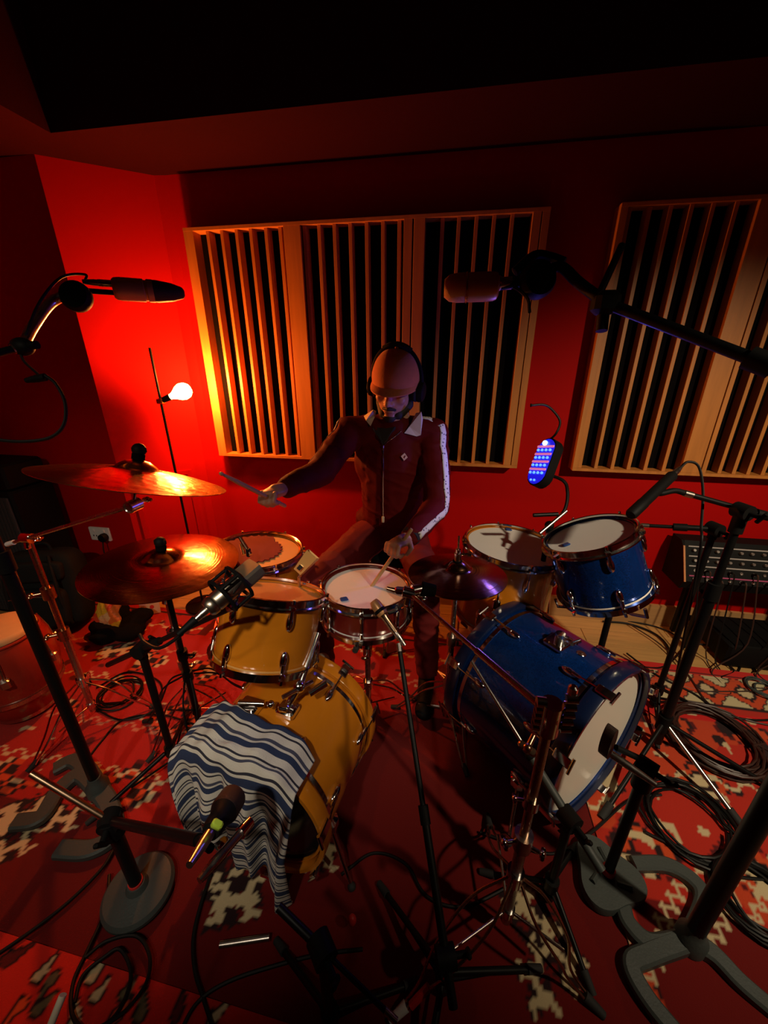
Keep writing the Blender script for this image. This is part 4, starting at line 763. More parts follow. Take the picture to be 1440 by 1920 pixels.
# snare microphone
m1 = D(700, 1127, 1.30); m0 = D(742, 1186, 1.26); d = (m1 - m0).normalized(); L = (m1 - m0).length; tk = thing('dynamic_microphone', 'slim amber-lit microphone aimed at the snare drum head', 'microphone', m0)
MB().lathe([(0, 0), (.011, 0), (.012, .01), (.012, L * .45), (.017, L * .55)], m0, d, 22).build('body', gold, tk); MB().lathe([(.017, L * .55), (.0185, L * .58), (.0185, L * .9), (.014, L), (0, L)], m0, d, 22).build('grille', copper, tk); MB().lathe([(.0186, L * .64), (.0196, L * .65), (.0196, L * .72), (.0186, L * .73)], m0, d, 22).build('trim_ring', blackm, tk); xlr(tk, m0, -d, steel, .05)
st = thing('microphone_stand', 'black low boom stand running from the centre foreground up to the snare', 'stand', (Zp(845, 1890, 0).x, Zp(845, 1890, 0).y, 0)); e0 = D(850, 1890, .86); e1 = m0 - d * .02 + Vec((0, -.01, -.02)); boom(st, e0, e1, .0075, .0105, .45); bb_ = Vec((e0.lerp(e1, .10).x, e0.lerp(e1, .10).y, 0)); kk = e0.lerp(e1, .10); MB().cyl(bb_ + Vec((0, 0, .03)), kk, .012).build('pole', black, st); mic_clutch(st, kk, (1, .3, 0)); tripod(st, bb_, .09, .24, .3, black, False, rr=.008)
# amber kick microphone and its low stand
m1 = D(440, 1490, .80); m0 = D(395, 1560, .70); d = (m1 - m0).normalized(); tk = thing('kick_microphone', 'black kick drum microphone with a green tape band in front of the striped towel', 'microphone', m0); L = (m1 - m0).length
MB().lathe([(0, 0), (.016, 0), (.019, .01), (.020, L * .35), (.026, L * .5)], m0, d, 24).build('body', blackm, tk); MB().lathe([(.026, L * .5), (.028, L * .55), (.027, L * .9), (.018, L), (0, L)], m0, d, 24).build('grille', dgrille, tk); g = MB(); g.box(D(407, 1546, .69), (.020, .012, .016), Mat.Rotation(.5, 4, 'Y'), .003); g.build('tape_band', green_tape, tk); xlr(tk, m0, -d, steel, .07)
tk2 = thing('instrument_microphone', 'small chrome microphone beside the kick microphone, before the striped towel', 'microphone', D(445, 1560, .72)); n0 = D(418, 1600, .70); n1 = D(470, 1540, .76); MB().cyl(n0, n0.lerp(n1, .6), .0085).build('body', steel, tk2); MB().cyl(n0.lerp(n1, .6), n1, .012, .010).build('grille', chrome, tk2); xlr(tk2, n0, (n0 - n1), steel, .05)
so = thing('microphone_stand', 'low black boom stand on a round grey base at the lower left', 'stand', b); MB().lathe([(0, 0), (.090, 0), (.094, .006), (.094, .016), (.086, .026), (.03, .034), (.022, .05), (0, .05)], b + Vec((0, 0, .017)), (0, 0, 1), 48).build('round_base', grey_iron, so, 25)
g = flat_arm([b + Vec((-.045, .02, 0)), b + Vec((.0, -.03, 0)), b + Vec((.045, .02, 0))], .009, .009, .030, .048); g.build('base_rib', grey_iron, so, 25); kk = up_from(b, 226, 1525); MB().cyl(b + Vec((0, 0, .05)), kk, .0165).build('pole', black, so); MB().cyl(b + Vec((0, 0, .05)), b + Vec((0, 0, .075)), .019).build('red_collar', red_tape, so)
e0 = D(58, 1450, .98); e1 = m0 + Vec((0, -.01, -.03)); ee = D(372, 1575, .74); MB().cyl(e0, kk, .0085).build('boom_arm', gold, so); MB().cyl(kk, ee, .011).build('boom_tube', black, so); mic_clutch(so, kk, (.4, -.9, 0)); MB().cyl(ee, e1, .008).build('thread_tip', blackm, so); g = MB(); g.cyl(kk + Vec((0, 0, -.05)), kk + Vec((0, 0, .01)), .027); g.build('height_clutch', blackm, so)
# blue kick microphone, lobed base
b = Vec(Zp(1138, 1640, .03)); b.z = 0; sb = thing('microphone_stand', 'low black stand on a lobed grey base in front of the blue bass drum', 'stand', b)
pl = [(.090 * (1 + .16 * math.cos(3 * a + .4)) * math.cos(a), .090 * (1 + .16 * math.cos(3 * a + .4)) * math.sin(a)) for a in [2 * PI * k / 60 for k in range(60)]]
MB().prism(pl, .014, .040, Mat.Translation(b), .006).build('lobed_base', grey_iron, sb, 25)
for k in range(3): a = k * 2.094 + 1.2; g = flat_arm([b + Vec((.028 * math.cos(a), .028 * math.sin(a), 0)), b + Vec((.062 * math.cos(a + .4), .062 * math.sin(a + .4), 0))], .007, .007, .038, .047); g.build('base_rib', grey_iron, sb, 25)
kk = up_from(b, 1212, 1440); MB().cyl(b + Vec((0, 0, .04)), kk, .0135).build('pole', black, sb); MB().cyl(b + Vec((0, 0, .045)), b + Vec((0, 0, .062)), .018).build('red_collar', red_tape, sb); mic_clutch(sb, kk, (.6, -.5, 0)); g = MB(); g.cyl(kk - Vec((0, 0, .07)), kk - Vec((0, 0, .02)), .022); g.build('height_clutch', blackm, sb)
mc = D(1140, 1390, .98); fwd = -BB_N; ups = Vec((0, 0, 1)); tk = thing('kick_microphone', 'flat dark kick microphone facing the white head of the blue bass drum', 'microphone', mc)
M = basis(ups.cross(fwd), ups, fwd, mc); MB().prism([(.017 * math.cos(a), .052 * math.sin(a)) for a in [2 * PI * k / 24 for k in range(24)]], -.012, .012, M, .004).build('body', dgrille, tk); xlr(tk, mc - Vec((0, 0, .03)) - fwd * .015, D(1200, 1430, .93) - mc, steel, .10); g = MB(); g.cyl(mc - fwd * .02, kk + Vec((0, 0, .02)), .0075); g.build('mount_arm', blackm, tk)
e0 = D(1128, 1632, .93); e1 = D(884, 1240, 1.22); s2 = thing('microphone_stand', 'grey handled boom arm running from the lobed base up over the blue bass drum', 'stand', Vec((e0.x - .02, e0.y - .03, 0))); q = e0.lerp(e1, .47); MB().cyl(e0, q, .0115).build('boom_tube', grey_iron, s2); MB().cyl(q, e1, .0055).build('boom_arm', steel, s2); MB().ball(q.lerp(e1, .02), .014).build('boom_collar', blackm, s2); q2 = e0.lerp(e1, .2); MB().cyl((q2.x, q2.y, .03), q2, .011).build('pole', black, s2); mic_clutch(s2, q2, (.5, -.8, 0)); tripod(s2, (q2.x, q2.y, 0), .08, .17, .9, black, False, rr=.007)
# pencil microphone on the right stand with the horizontal boom
b = Vec(Zp(1228, 1400, .02)); b.z = 0; sp = thing('microphone_stand', 'black tripod boom stand at the right holding the pencil microphone', 'stand', b); kk = up_from(b, 1348, 950)
MB().cyl(b + Vec((0, 0, .05)), up_from(b, 1310, 1100), .0165).build('lower_tube', black, sp); MB().cyl(up_from(b, 1310, 1100), kk, .0115).build('upper_tube', black, sp); q = up_from(b, 1310, 1100); MB().cyl(q - Vec((0, 0, .03)), q + Vec((0, 0, .03)), .022).build('height_clutch', blackm, sp); mic_clutch(sp, kk, (.3, -.9, 0)); MB().cyl(kk - Vec((0, 0, .07)), kk - Vec((0, 0, .01)), .019).build('clutch_neck', blackm, sp)
e0 = D(1500, 985, 1.20); e1 = D(1285, 925, 1.22); boom(sp, e0, e1, .0085, .011, .35)
for (px, py) in ((1392, 1550), (1130, 1530), (1470, 1490)): f = Vec(Zp(px, py, .016)); hb = b + Vec((0, 0, .16)); l = MB().cyl(hb, f, .008).build('leg', steel if px == 1392 else black, sp); dd = (f - hb).normalized(); MB().cyl(f - dd * .05, f + dd * .01, .013).build('rubber_foot', rubber, l)
MB().cyl(b + Vec((0, 0, .12)), b + Vec((0, 0, .19)), .024).build('leg_collar', blackm, sp)
m1 = D(1182, 966, 1.17); m0 = D(1262, 890, 1.25); d = (m1 - m0).normalized(); L = (m1 - m0).length; tk = thing('pencil_microphone', 'black tube microphone above the blue tom, angled down to its head', 'microphone', m0)
MB().lathe([(0, 0), (.013, 0), (.0165, .008), (.0165, L * .7), (.0175, L * .72), (.0175, L * .97), (.014, L), (0, L)], m0, d, 24).build('body', blackm, tk); MB().tube(spline([m0.lerp(m1, .35) + Vec((.0, 0, -.015)), D(1240, 925, 1.22), D(1265, 920, 1.22), e1], 6), .009, 10).build('mount_arm', blackm, tk); xlr(tk, m0, -d, steel, .045)
tag(MB().tube(spline([m0 - d * .045, D(1290, 866, 1.27), D(1310, 875, 1.27), D(1318, 920, 1.26), D(1315, 985, 1.25), D(1310, 1050, 1.25), (b.x + .06, b.y + .10, .25), (b.x + .1, b.y + .12, .02)], 8), .0042, 8).build('microphone_cable', cable_m), 'black cable arching from the tube microphone down the right stand', 'cable')
e0 = D(1204, 985, 1.50); e1 = D(1340, 992, 1.40); s3 = thing('microphone_stand', 'black stand with a level arm behind the blue tom', 'stand', (e1.x, e1.y, 0)); boom(s3, e1, e0, .007, .011, .5); MB().cyl((e1.x, e1.y, .03), e1, .0115).build('pole', black, s3); mic_clutch(s3, e1, (.3, -.9, 0)); tripod(s3, (e1.x, e1.y, 0), .12, .2, .2, black, False, rr=.007)
# blue tom stand
c = Vec(BT_C) - Vec(BT_N) * .29; t = thing('tom_stand', 'chrome and black stand holding up the blue tom', 'stand', (c.x + .04, c.y + .06, 0)); b = Vec((c.x + .04, c.y + .06, 0)); MB().cyl(b + Vec((0, 0, .05)), Vec((b.x, b.y, c.z - .05)), .012).build('pole', black, t); MB().cyl(Vec((b.x, b.y, c.z - .05)), c, .010).build('tilter', chrome, t); tripod(t, b, .20, .2, 1.9, black)
e1_, e2_, n_ = frame(BT_N)
for k in range(3): a = k * 2.094 + .9; o = e1_ * math.cos(a) + e2_ * math.sin(a); bp = Vec(BT_C) - n_ * .253; MB().tube([c, c + o * .11 + n_ * .005, bp + o * .173 - n_ * .012, bp + o * .173 + n_ * .02], .006, 8).build('basket_arm', chrome, t)
# loose boom arm lying low in the foreground and other dark stands there
e0 = D(522, 1700, .80); e1 = D(740, 1912, .72); s4 = thing('microphone_stand', 'low black boom with a thin silver arm at the bottom centre', 'stand', (e0.lerp(e1, .4).x, e0.lerp(e1, .4).y, 0)); boom(s4, e0, e1, .005, .009, .45, m=black); q = e0.lerp(e1, .4); MB().cyl((q.x, q.y, .03), q, .012).build('pole', black, s4); mic_clutch(s4, q, (.6, -.6, 0)); tripod(s4, (q.x, q.y, 0), .08, .2, .5, black, False, rr=.008)
# ------------------------------------------------------------ the drummer
def drummer():
    t = thing('person', 'seated drummer in a cap and maroon zip jacket playing the snare drum', 'person', (-.26, 1.76, 0))
    NB = Vec((-.240, 1.705, 1.225)); HC = D(741, 726, 1.62)
    fh = Vec((-.15, -.95, -.27)).normalized(); uh = Vec((.05, -.27, .95)); uh = (uh - fh * uh.dot(fh)).normalized(); rh = fh.cross(uh).normalized()   # rh: image left is -rh ... drummer's right
    HS = 1.09; H = basis(rh * HS, fh * HS, uh * HS, HC); Hr = H.to_3x3().to_4x4()
    def hp(x, y, z): return H @ Vec((x, y, z))
    CH_ = Vec((-.245, 1.72, 1.03)); PV = Vec((-.26, 1.77, .665))
    SL = Vec((-.440, 1.70, 1.165)); EL = D(603, 884, 1.56); WL = D(537, 915, 1.40)
    SR = Vec((-.072, 1.72, 1.165)); ER = D(820, 948, 1.64); WR = D(770, 1006, 1.47)
    HL = Vec((-.345, 1.72, .655)); KL = D(592, 1092, 1.56); AL = Vec((-.485, 1.26, .10))
    HR = Vec((-.170, 1.73, .655)); KR = Vec((-.065, 1.44, .60)); AR = Vec((-.035, 1.42, .10))
    # --- body: one continuous surface (head, neck, trunk, arms, hands, legs, feet)
    m = MB()
    m.ball(hp(0, -.018, .035), (.074, .094, .090), Hr, 20, 14); m.ball(hp(0, .020, -.035), (.060, .066, .075), Hr, 18, 12)
    m.capsule(hp(0, .055, -.085), hp(0, .03, -.075), .028, .040); m.ball(hp(0, .066, -.094), (.026, .020, .018), Hr)           # jaw, chin
    m.ball(hp(0, .074, .022), (.055, .016, .016), Hr)                                                                          # brow
    for s in (-1, 1):
        m.ball(hp(s * .038, .058, -.022), (.022, .020, .022), Hr); m.ball(hp(s * .075, -.012, -.012), (.010, .020, .032), Hr); m.ball(hp(s * .012, .092, -.036), (.009, .010, .008), Hr)
    m.capsule(hp(0, .078, .012), hp(0, .104, -.030), .009, .013); m.ball(hp(0, .084, -.063), (.024, .010, .006), Hr); m.ball(hp(0, .080, -.074), (.021, .010, .007), Hr)
    m.capsule(hp(0, -.028, -.055), NB + Vec((0, .0, .005)), .054, .060)
    m.capsule(NB - Vec((0, 0, .02)), CH_, .075, .12); m.ball(CH_, (.150, .095, .17)); m.capsule(CH_, PV, .115, .125); m.ball(PV, (.160, .115, .12))
    for S, E_, W_ in ((SL, EL, WL), (SR, ER, WR)):
        m.capsule(NB - Vec((0, 0, .035)), S, .055, .052); m.capsule(S, E_, .048, .038); m.capsule(E_, W_, .038, .026)
    for Hp, K, A_ in ((HL, KL, AL), (HR, KR, AR)):
        m.capsule(Hp, K, .078, .052); m.capsule(K, A_, .052, .034); m.capsule(A_ - Vec((0, 0, .055)), A_ + Vec((0, -.16, -.065)), .034, .026)
    def hand(W_, d, pn, side, curl):                                  # palm, four fingers of unequal length, thumb from the side of the palm
        d = Vec(d).normalized(); pn = Vec(pn); pn = (pn - d * pn.dot(d)).normalized(); a = d.cross(pn) * side
        pc = W_ + d * .045; M = basis(a, d, pn).to_3x3().to_4x4(); m.ball(pc, (.040, .050, .016), M, 16, 10); m.capsule(W_ - d * .01, pc, .024, .026)
        for k, (o, L) in enumerate(((-.030, .070), (-.010, .080), (.011, .076), (.031, .060))):
            p = pc + a * o + d * .038; q = d; an = 0
            for j, f in enumerate((.45, .32, .23)):
                an += curl[j]; q = d * math.cos(an) + pn * math.sin(an); e = p + q * (L * f); m.capsule(p, e, .0092 - j * .0008, .0086 - j * .0008, 10); p = e
        p = pc - a * .030 - d * .018; q = (-a * .75 + d * .55 + pn * .35).normalized(); e = p + q * .034; m.capsule(p, e, .012, .010, 10); q2 = (d * .65 + pn * .72 + a * .25).normalized(); m.capsule(e, e + q2 * .030, .010, .008, 10)
        return pc + pn * .026 + d * .020
    dl = (D(505, 924, 1.32) - WL); gl = hand(WL + dl.normalized() * .015, dl, (0.1, .1, -1), 1, (1.15, 1.35, .95))
    dr = (D(712, 1034, 1.36) - WR); gr = hand(WR + dr.normalized() * .015, dr, (0.0, -.2, -1), -1, (1.10, 1.35, .95))
    baked('body', m, skin, t, .0048, 5, .5)
    # --- face details
    for s in (-1, 1): MB().ball(hp(s * .031, .066, .004), (.013, .011, .011), Hr, 14, 10).build('eye', mat('eye white', (.5, .45, .4), .2) if s < 0 else MATS['eye white'], t); MB().ball(hp(s * .031, .0675, .009), (.0145, .0125, .0098), Hr, 14, 10).build('eyelid', skin, t); MB().capsule(hp(s * .016, .088, .026), hp(s * .046, .078, .024), .0045, .003, 8).build('eyebrow', hair_m, t)
    b = MB(); b.capsule(hp(0, .062, -.100), hp(0, .040, -.098), .024, .030); b.ball(hp(0, .074, -.098), (.024, .016, .018), Hr)
    for s in (-1, 1): b.capsule(hp(s * .028, .050, -.088), hp(s * .060, .004, -.062), .025, .019); b.capsule(hp(s * .062, .0, -.060), hp(s * .068, -.010, -.010), .014, .010)
    baked('beard', b, hair_m, t, .005, 4)
    b = MB(); b.capsule(hp(-.024, .078, -.058), hp(0, .092, -.050), .006, .008); b.capsule(hp(.024, .078, -.058), hp(0, .092, -.050), .006, .008); baked('moustache', b, hair_m, t, .003, 3)
    MB().ball(hp(0, .0845, -.0665), (.019, .009, .0055), Hr, 14, 8).build('lips', mat('lips', (.36, .11, .08), .45), t)
    b = MB(); b.ball(hp(0, -.045, -.005), (.076, .072, .075), Hr, 18, 12); baked('hair', b, hair_m, t, .006, 3)
    # --- cap: crown, brim, button
    capm = mat('rust corduroy', (.50, .13, .035), .85, var=.12, vs=30, bump=.3, bs=160, sheen=.2)
    cp = []
    for k in range(13):
        a = k / 12 * PI / 2; cp.append((.001 + .094 * math.cos(a) ** .8 if k < 12 else .001, .100 * math.sin(a) ** 1.15))
    g = MB(); g.lathe([(.093, -.030)] + cp, (0, 0, 0), (0, 0, 1), 36); g.V = [tuple(hp(v[0] * .96, v[1] * 1.12 - .008, v[2] + .040)) for v in g.V]; o = g.build('cap_crown', capm, t, 60)
    g = MB(); NB_ = 22
    for lay in (0, 1):
        for j in range(5):
            for i in range(NB_):
                a = math.radians(18 + 144 * i / (NB_ - 1)); r = j / 4; x = .088 * math.cos(a) * (1 + .06 * r); y = .096 * math.sin(a) + r * .044 * math.sin(a) ** 1.3; z = .030 - r * .016 - .26 * x * x * 10 * r * .12 - (0.004 if lay else 0); g.V.append(tuple(hp(x, y - .006, z)))
    n5 = NB_ * 5
    g.F = [(j * NB_ + i, j * NB_ + i + 1, (j + 1) * NB_ + i + 1, (j + 1) * NB_ + i) for j in range(4) for i in range(NB_ - 1)] + [(n5 + j * NB_ + i + 1, n5 + j * NB_ + i, n5 + (j + 1) * NB_ + i, n5 + (j + 1) * NB_ + i + 1) for j in range(4) for i in range(NB_ - 1)]
    ed = [j * NB_ for j in range(4)] + [4 * NB_ + i for i in range(NB_)] + [j * NB_ + NB_ - 1 for j in (3, 2, 1, 0)]
    g.F += [(ed[k + 1], ed[k], n5 + ed[k], n5 + ed[k + 1]) for k in range(len(ed) - 1)]; g.build('cap_brim', capm, t, 60)
    MB().ball(hp(0, -.01, .141), .009).build('cap_button', capm, t)
    def folds(o, q, amp, sc):                                          # soft creases pushed along the normals
        me = o.data; L = Vec(t.location); nv = [Vec(v.normal) for v in me.vertices]
        for v, n in zip(me.vertices, nv):
            p = v.co + L; k = mnoise.noise(Vec((p.x * sc, p.y * sc, p.z * sc * 1.8))); r = 1 - abs(mnoise.noise(Vec((p.x * sc * .9 + 5, p.y * sc * .9, p.z * sc * 2.2 + p.x * 6)))) * 2.4
            v.co += n * (amp * (.6 * k + .7 * max(0, r) ** 2 - .2))
        q.V = [tuple(v.co + L) for v in me.vertices]
    # --- T-shirt at the neck
    g = MB(); g.capsule(NB - Vec((0, .008, .040)), NB - Vec((0, .02, .08)), .064, .068); o, _ = baked('t_shirt', g, tee, t, .008, 4)
    # --- jacket
    j = MB()
    j.capsule(NB - Vec((0, 0, .045)), CH_, .085, .135); j.ball(CH_, (.188, .120, .19)); j.capsule(CH_, PV + Vec((0, 0, .05)), .148, .150); j.ball(PV + Vec((0, -.0, .055)), (.186, .138, .10))
    for S, E_, W_ in ((SL, EL, WL), (SR, ER, WR)):
        j.capsule(NB - Vec((0, 0, .050)), S - Vec((0, 0, .002)), .072, .068); j.capsule(S - Vec((0, 0, .012)), S.lerp(E_, .5), .070, .061); j.capsule(S.lerp(E_, .5), E_, .061, .057); j.capsule(E_, W_ - (W_ - E_).normalized() * .005, .057, .040)
        for q in (.35, .55, .75): j.torus(E_.lerp(W_, q), W_ - E_, .046 - q * .012, .006, 18, 6)
        for q in (.45, .7, .9): j.torus(S.lerp(E_, q), (E_ - S) + Vec((.05, .03, 0)), .050, .007, 18, 6)
    for q, r in ((.25, .128), (.55, .132), (.8, .136)): j.torus(CH_.lerp(PV, q), (.25 - q * .4, .1, 1), r, .010, 28, 6)
    jk, jm = baked('jacket', j, velour, t, .0065, 5); folds(jk, jm, .0075, 9)
    bv = BVHTree.FromPolygons([Vec(v) for v in jm.V], jm.F)
    def surf(p, d, off=.002):
        h, nn, _, _ = bv.ray_cast(Vec(p), Vec(d).normalized()); return None if h is None else (h + nn * off, nn)
    def toward(p, off=.002):
        h, nn, _, _ = bv.find_nearest(Vec(p)); return h + nn * off, nn
    def ribbon(name, path, w0, m_, off=.003, thick=.0, sides=None):
        P = [toward(p, off) for p in path]; g = MB(); n = len(P)
        for i, (p, nn) in enumerate(P):
            tt = (P[min(i + 1, n - 1)][0] - P[max(i - 1, 0)][0]).normalized(); s = nn.cross(tt).normalized()
            for k in (-1, -.33, .33, 1): q, _ = toward(p + s * w0 * k, off); g.V.append(tuple(q))
        g.F = [(i * 4 + k, i * 4 + k + 1, i * 4 + 5 + k, i * 4 + 4 + k) for i in range(n - 1) for k in range(3)]
        o = g.build(name, m_, t, 180); md = o.modifiers.new('t', 'SOLIDIFY'); md.thickness = .003; md.offset = 1; return o
    # sleeve tapes (outer side of each arm), with a woven motif
    tape = mat('patterned sleeve tape', (.62, .60, .58), .8); nt = tape.node_tree; bb_ = nt.nodes['Principled BSDF']; tc = nt.nodes.new('ShaderNodeTexCoord'); vo = nt.nodes.new('ShaderNodeTexVoronoi'); vo.inputs['Scale'].default_value = 70; nt.links.new(tc.outputs['Object'], vo.inputs['Vector']); cr = nt.nodes.new('ShaderNodeValToRGB'); cr.color_ramp.interpolation = 'CONSTANT'; cr.color_ramp.elements[0].color = (.10, .09, .13, 1); cr.color_ramp.elements[1].position = .28; cr.color_ramp.elements[1].color = (.66, .63, .60, 1); nt.links.new(vo.outputs['Distance'], cr.inputs[0]); nt.links.new(cr.outputs[0], bb_.inputs['Base Color'])
    def arm_path(S, E_, W_, side, a0=0):
        pth = []
        for k in range(13): q = k / 12; pth.append(S.lerp(E_, q) + side * .075 + Vec((0, 0, .05 * (1 - q))))
        for k in range(1, 13): q = k / 12; pth.append(E_.lerp(W_, q * .93) + side * (.06 - .01 * q) + Vec((0, 0, .01 * q)))
        return pth
    ribbon('sleeve_tape', [NB.lerp(SR, .55) + Vec((0, -.02, .08)), NB.lerp(SR, .8) + Vec((.02, -.02, .08))] + arm_path(SR, ER, WR, Vec((.72, -.69, 0))), .0155, tape)
    ribbon('sleeve_tape', arm_path(SL, EL, WL, Vec((-.95, .15, .25))), .0155, tape)
    for W_, E_ in ((WL, EL), (WR, ER)): d = (W_ - E_).normalized(); MB().lathe([(.034, -.030), (.040, -.028), (.039, 0), (.036, .010), (.030, .010), (.030, -.02)], W_, d, 24).build('cuff', tee if W_ is WR else velour, t, 40)
    # zip, puller, chest badge
    zp = [D(719, 836 + k * 11, 1.5) for k in range(13)]; zs = []
    for p in zp:
        r_ = surf(_C, p - _C, .003)
        if r_: zs.append(r_[0])
    MB().tube(zs, .0028, 6).build('zip', steel, t); e = zs[-1] + Vec((0, -.008, -.012)); MB().box(e, (.012, .005, .030), None, .002).build('zip_puller', cream, t); MB().box(zs[0] + Vec((0, -.006, -.01)), (.008, .006, .026), None, .002).build('zip_puller', gold, t)
    r_ = surf(_C, D(757, 857, 1.5) - _C, .003); nn = r_[1]; x = Vec((1, 0, 0)); x = (x - nn * x.dot(nn)).normalized(); MB().prism([(0, -.017), (.016, 0), (0, .017), (-.016, 0)], 0, .003, basis(x, nn.cross(x), nn, r_[0])).build('chest_badge', mat('tan badge', (.55, .33, .17), .7), t, 0)
    MB().prism([(-.004, -.006), (.002, -.006), (.002, -.001), (.005, .002), (.005, .006), (.001, .006), (-.004, 0)], .003, .004, basis(x, nn.cross(x), nn, r_[0])).build('badge_mark', velour, t, 0)
    # open neckline (dark shirt in the V) and the two collar wings
    v0 = [surf(_C, D(px, py, 1.5) - _C, .0025) for px, py in ((699, 803), (706, 815), (713, 826), (719, 836), (728, 828), (741, 818), (752, 808))]
    vt = [D(px, py, 1.62) for px, py in ((701, 790), (710, 800), (720, 806), (730, 806), (740, 800))]
    tri = [surf(_C, D(px, py, 1.5) - _C, .0015) for px, py in ((697, 798), (719, 835), (754, 804), (740, 800), (725, 803), (710, 802))]
    tri = [q[0] if q else D(725, 805, 1.58) for q in tri]; g = MB().add(tri, [tuple(range(len(tri)))]); g.build('neckline', tee, t, 0)
    lp = [q[0] for q in v0 if q]; MB().tube(lp, .0026, 6).build('neck_zip', steel, t)
    def wing_(pts, lift):
        P = []
        for px, py, k in pts:
            r_ = surf(_C, D(px, py, 1.5) - _C, .006 + lift * k); q = r_[0] if r_ else D(px, py, 1.60 - .02 * k); P.append(q)
        return P
    for pts in ([(683, 782, 0), (700, 768, 1), (705, 771, 1), (704, 786, .6), (696, 800, .2), (687, 790, 0)], [(757, 812, 0), (768, 800, .4), (779, 782, 1), (790, 772, 1), (792, 790, .6), (789, 815, .2), (781, 818, 0)]):
        P = wing_(pts, .012); n = len(P); back = [p + (p - _C).normalized() * .004 for p in P]; g = MB().add(P + back, [tuple(range(n)), tuple(range(2 * n - 1, n - 1, -1))] + [(i, n + i, n + (i + 1) % n, (i + 1) % n) for i in range(n)]); g.build('collar_wing', cream, t, 0)
    
    # --- trousers
    p = MB(); p.ball(PV, (.172, .128, .115)); p.ball(PV - Vec((0, -.02, .03)), (.168, .125, .085))
    for Hp, K, A_ in ((HL, KL, AL), (HR, KR, AR)):
        p.capsule(Hp, Hp.lerp(K, .6), .094, .080); p.capsule(Hp.lerp(K, .6), K, .080, .066); p.capsule(K, A_ + Vec((0, 0, .02)), .064, .052)
        for q in (.3, .5, .72): p.torus(Hp.lerp(K, q), (K - Hp), .084 - q * .014, .007, 20, 6)
        for q in (.1, .45, .85): p.torus(K.lerp(A_, q), (A_ - K), .058 - q * .010, .006, 20, 6)
    tr, tm_ = baked('trousers', p, mat('dark red velour trousers', (.13, .008, .008), .75, spec=.25, var=.25, vs=7, bump=.2), t, .008, 4); folds(tr, tm_, .008, 8)
    bv2 = BVHTree.FromPolygons([Vec(v) for v in tm_.V], tm_.F); g = MB(); nn_ = 9
    for i in range(nn_):
        q0 = HL.lerp(KL, .1 + .35 * i / (nn_ - 1)) + Vec((-.10, 0, .02))
        for k in (-1, 0, 1): h, n_, _, _ = bv2.find_nearest(q0 + Vec((0, 0, .013 * k))); g.V.append(tuple(h + n_ * .003))
    g.F = [(i * 3 + k, i * 3 + k + 1, i * 3 + 4 + k, i * 3 + 3 + k) for i in range(nn_ - 1) for k in (0, 1)]; o = g.build('trouser_tape', tape, t, 180); md = o.modifiers.new('t', 'SOLIDIFY'); md.thickness = .003
    for A_ in (AL, AR):
        s = MB(); s.capsule(A_ + Vec((0, .03, -.045)), A_ + Vec((0, -.17, -.052)), .040, .034); s.ball(A_ + Vec((0, -.17, -.055)), (.042, .05, .028)); baked('shoe', s, blackm, t, .007, 3)
    # --- headphones worn over the cap
    hpn = thing('headphones', 'black over-ear headphones worn over the drummer\'s cap', 'headphones', HC)
    arc = [hp(.098 * math.cos(a) * 1.02, -.018, .006 + .145 * math.sin(a) ** .9) for a in [math.radians(3 + 174 * k / 28) for k in range(29)]]
    g = MB(); g.tube(arc, .0085, 8); g.build('headband', blackm, hpn); g = MB(); g.tube(arc[9:20], .013, 8); g.build('headband_pad', tee, hpn)
    for s in (-1, 1): c_ = hp(s * .096, -.016, -.012); g = MB(); g.lathe([(0, -.018), (.030, -.018), (.042, -.010), (.044, 0), (.040, .014), (.028, .020), (0, .020)], c_, rh * s, 26); g.build('ear_cup', blackm, hpn); g = MB(); g.torus(c_ - rh * s * .016, rh, .033, .012, 26, 8); g.build('ear_pad', tee, hpn)
    # --- sticks
    wood = mat('hickory stick', (.55, .34, .15), .4, var=.15, vs=8)
    def stick(label, grip, tip):
        d = (Vec(tip) - grip).normalized(); o = grip - d * .10; L = .40; s = thing('drumstick', label, 'drumstick', grip); MB().lathe([(0, 0), (.006, .001), (.0072, .006), (.0072, L * .78), (.004, L * .965)], o, d, 14).build('shaft', wood, s); MB().ball(o + d * L * .975, (.0055, .0055, .009), basis(*frame(d)).to_3x3().to_4x4(), 12, 8).build('tip', wood, s)
    stick('drumstick in the raised hand, reaching to the crash cymbal', gl, CR_C + CR_N * .02 + Vec((.26, 0, 0)))
    stick('drumstick in the lower hand, playing on the snare head', gr, SN_C + Vec((.03, .02, .006)))
    return t
drummer()
t = thing('drum_throne', 'black padded stool under the seated drummer', 'stool', (-.26, 1.79, 0))
MB().lathe([(0, .50), (.14, .50), (.165, .51), (.17, .53), (.165, .552), (.14, .562), (0, .562)], (-.26, 1.79, 0), (0, 0, 1), 36).build('seat', blackm, t); MB().cyl((-.26, 1.79, .1), (-.26, 1.79, .50), .016).build('post', steel, t)
tripod(t, (-.26, 1.79, 0), .26, .20, .5, steel)
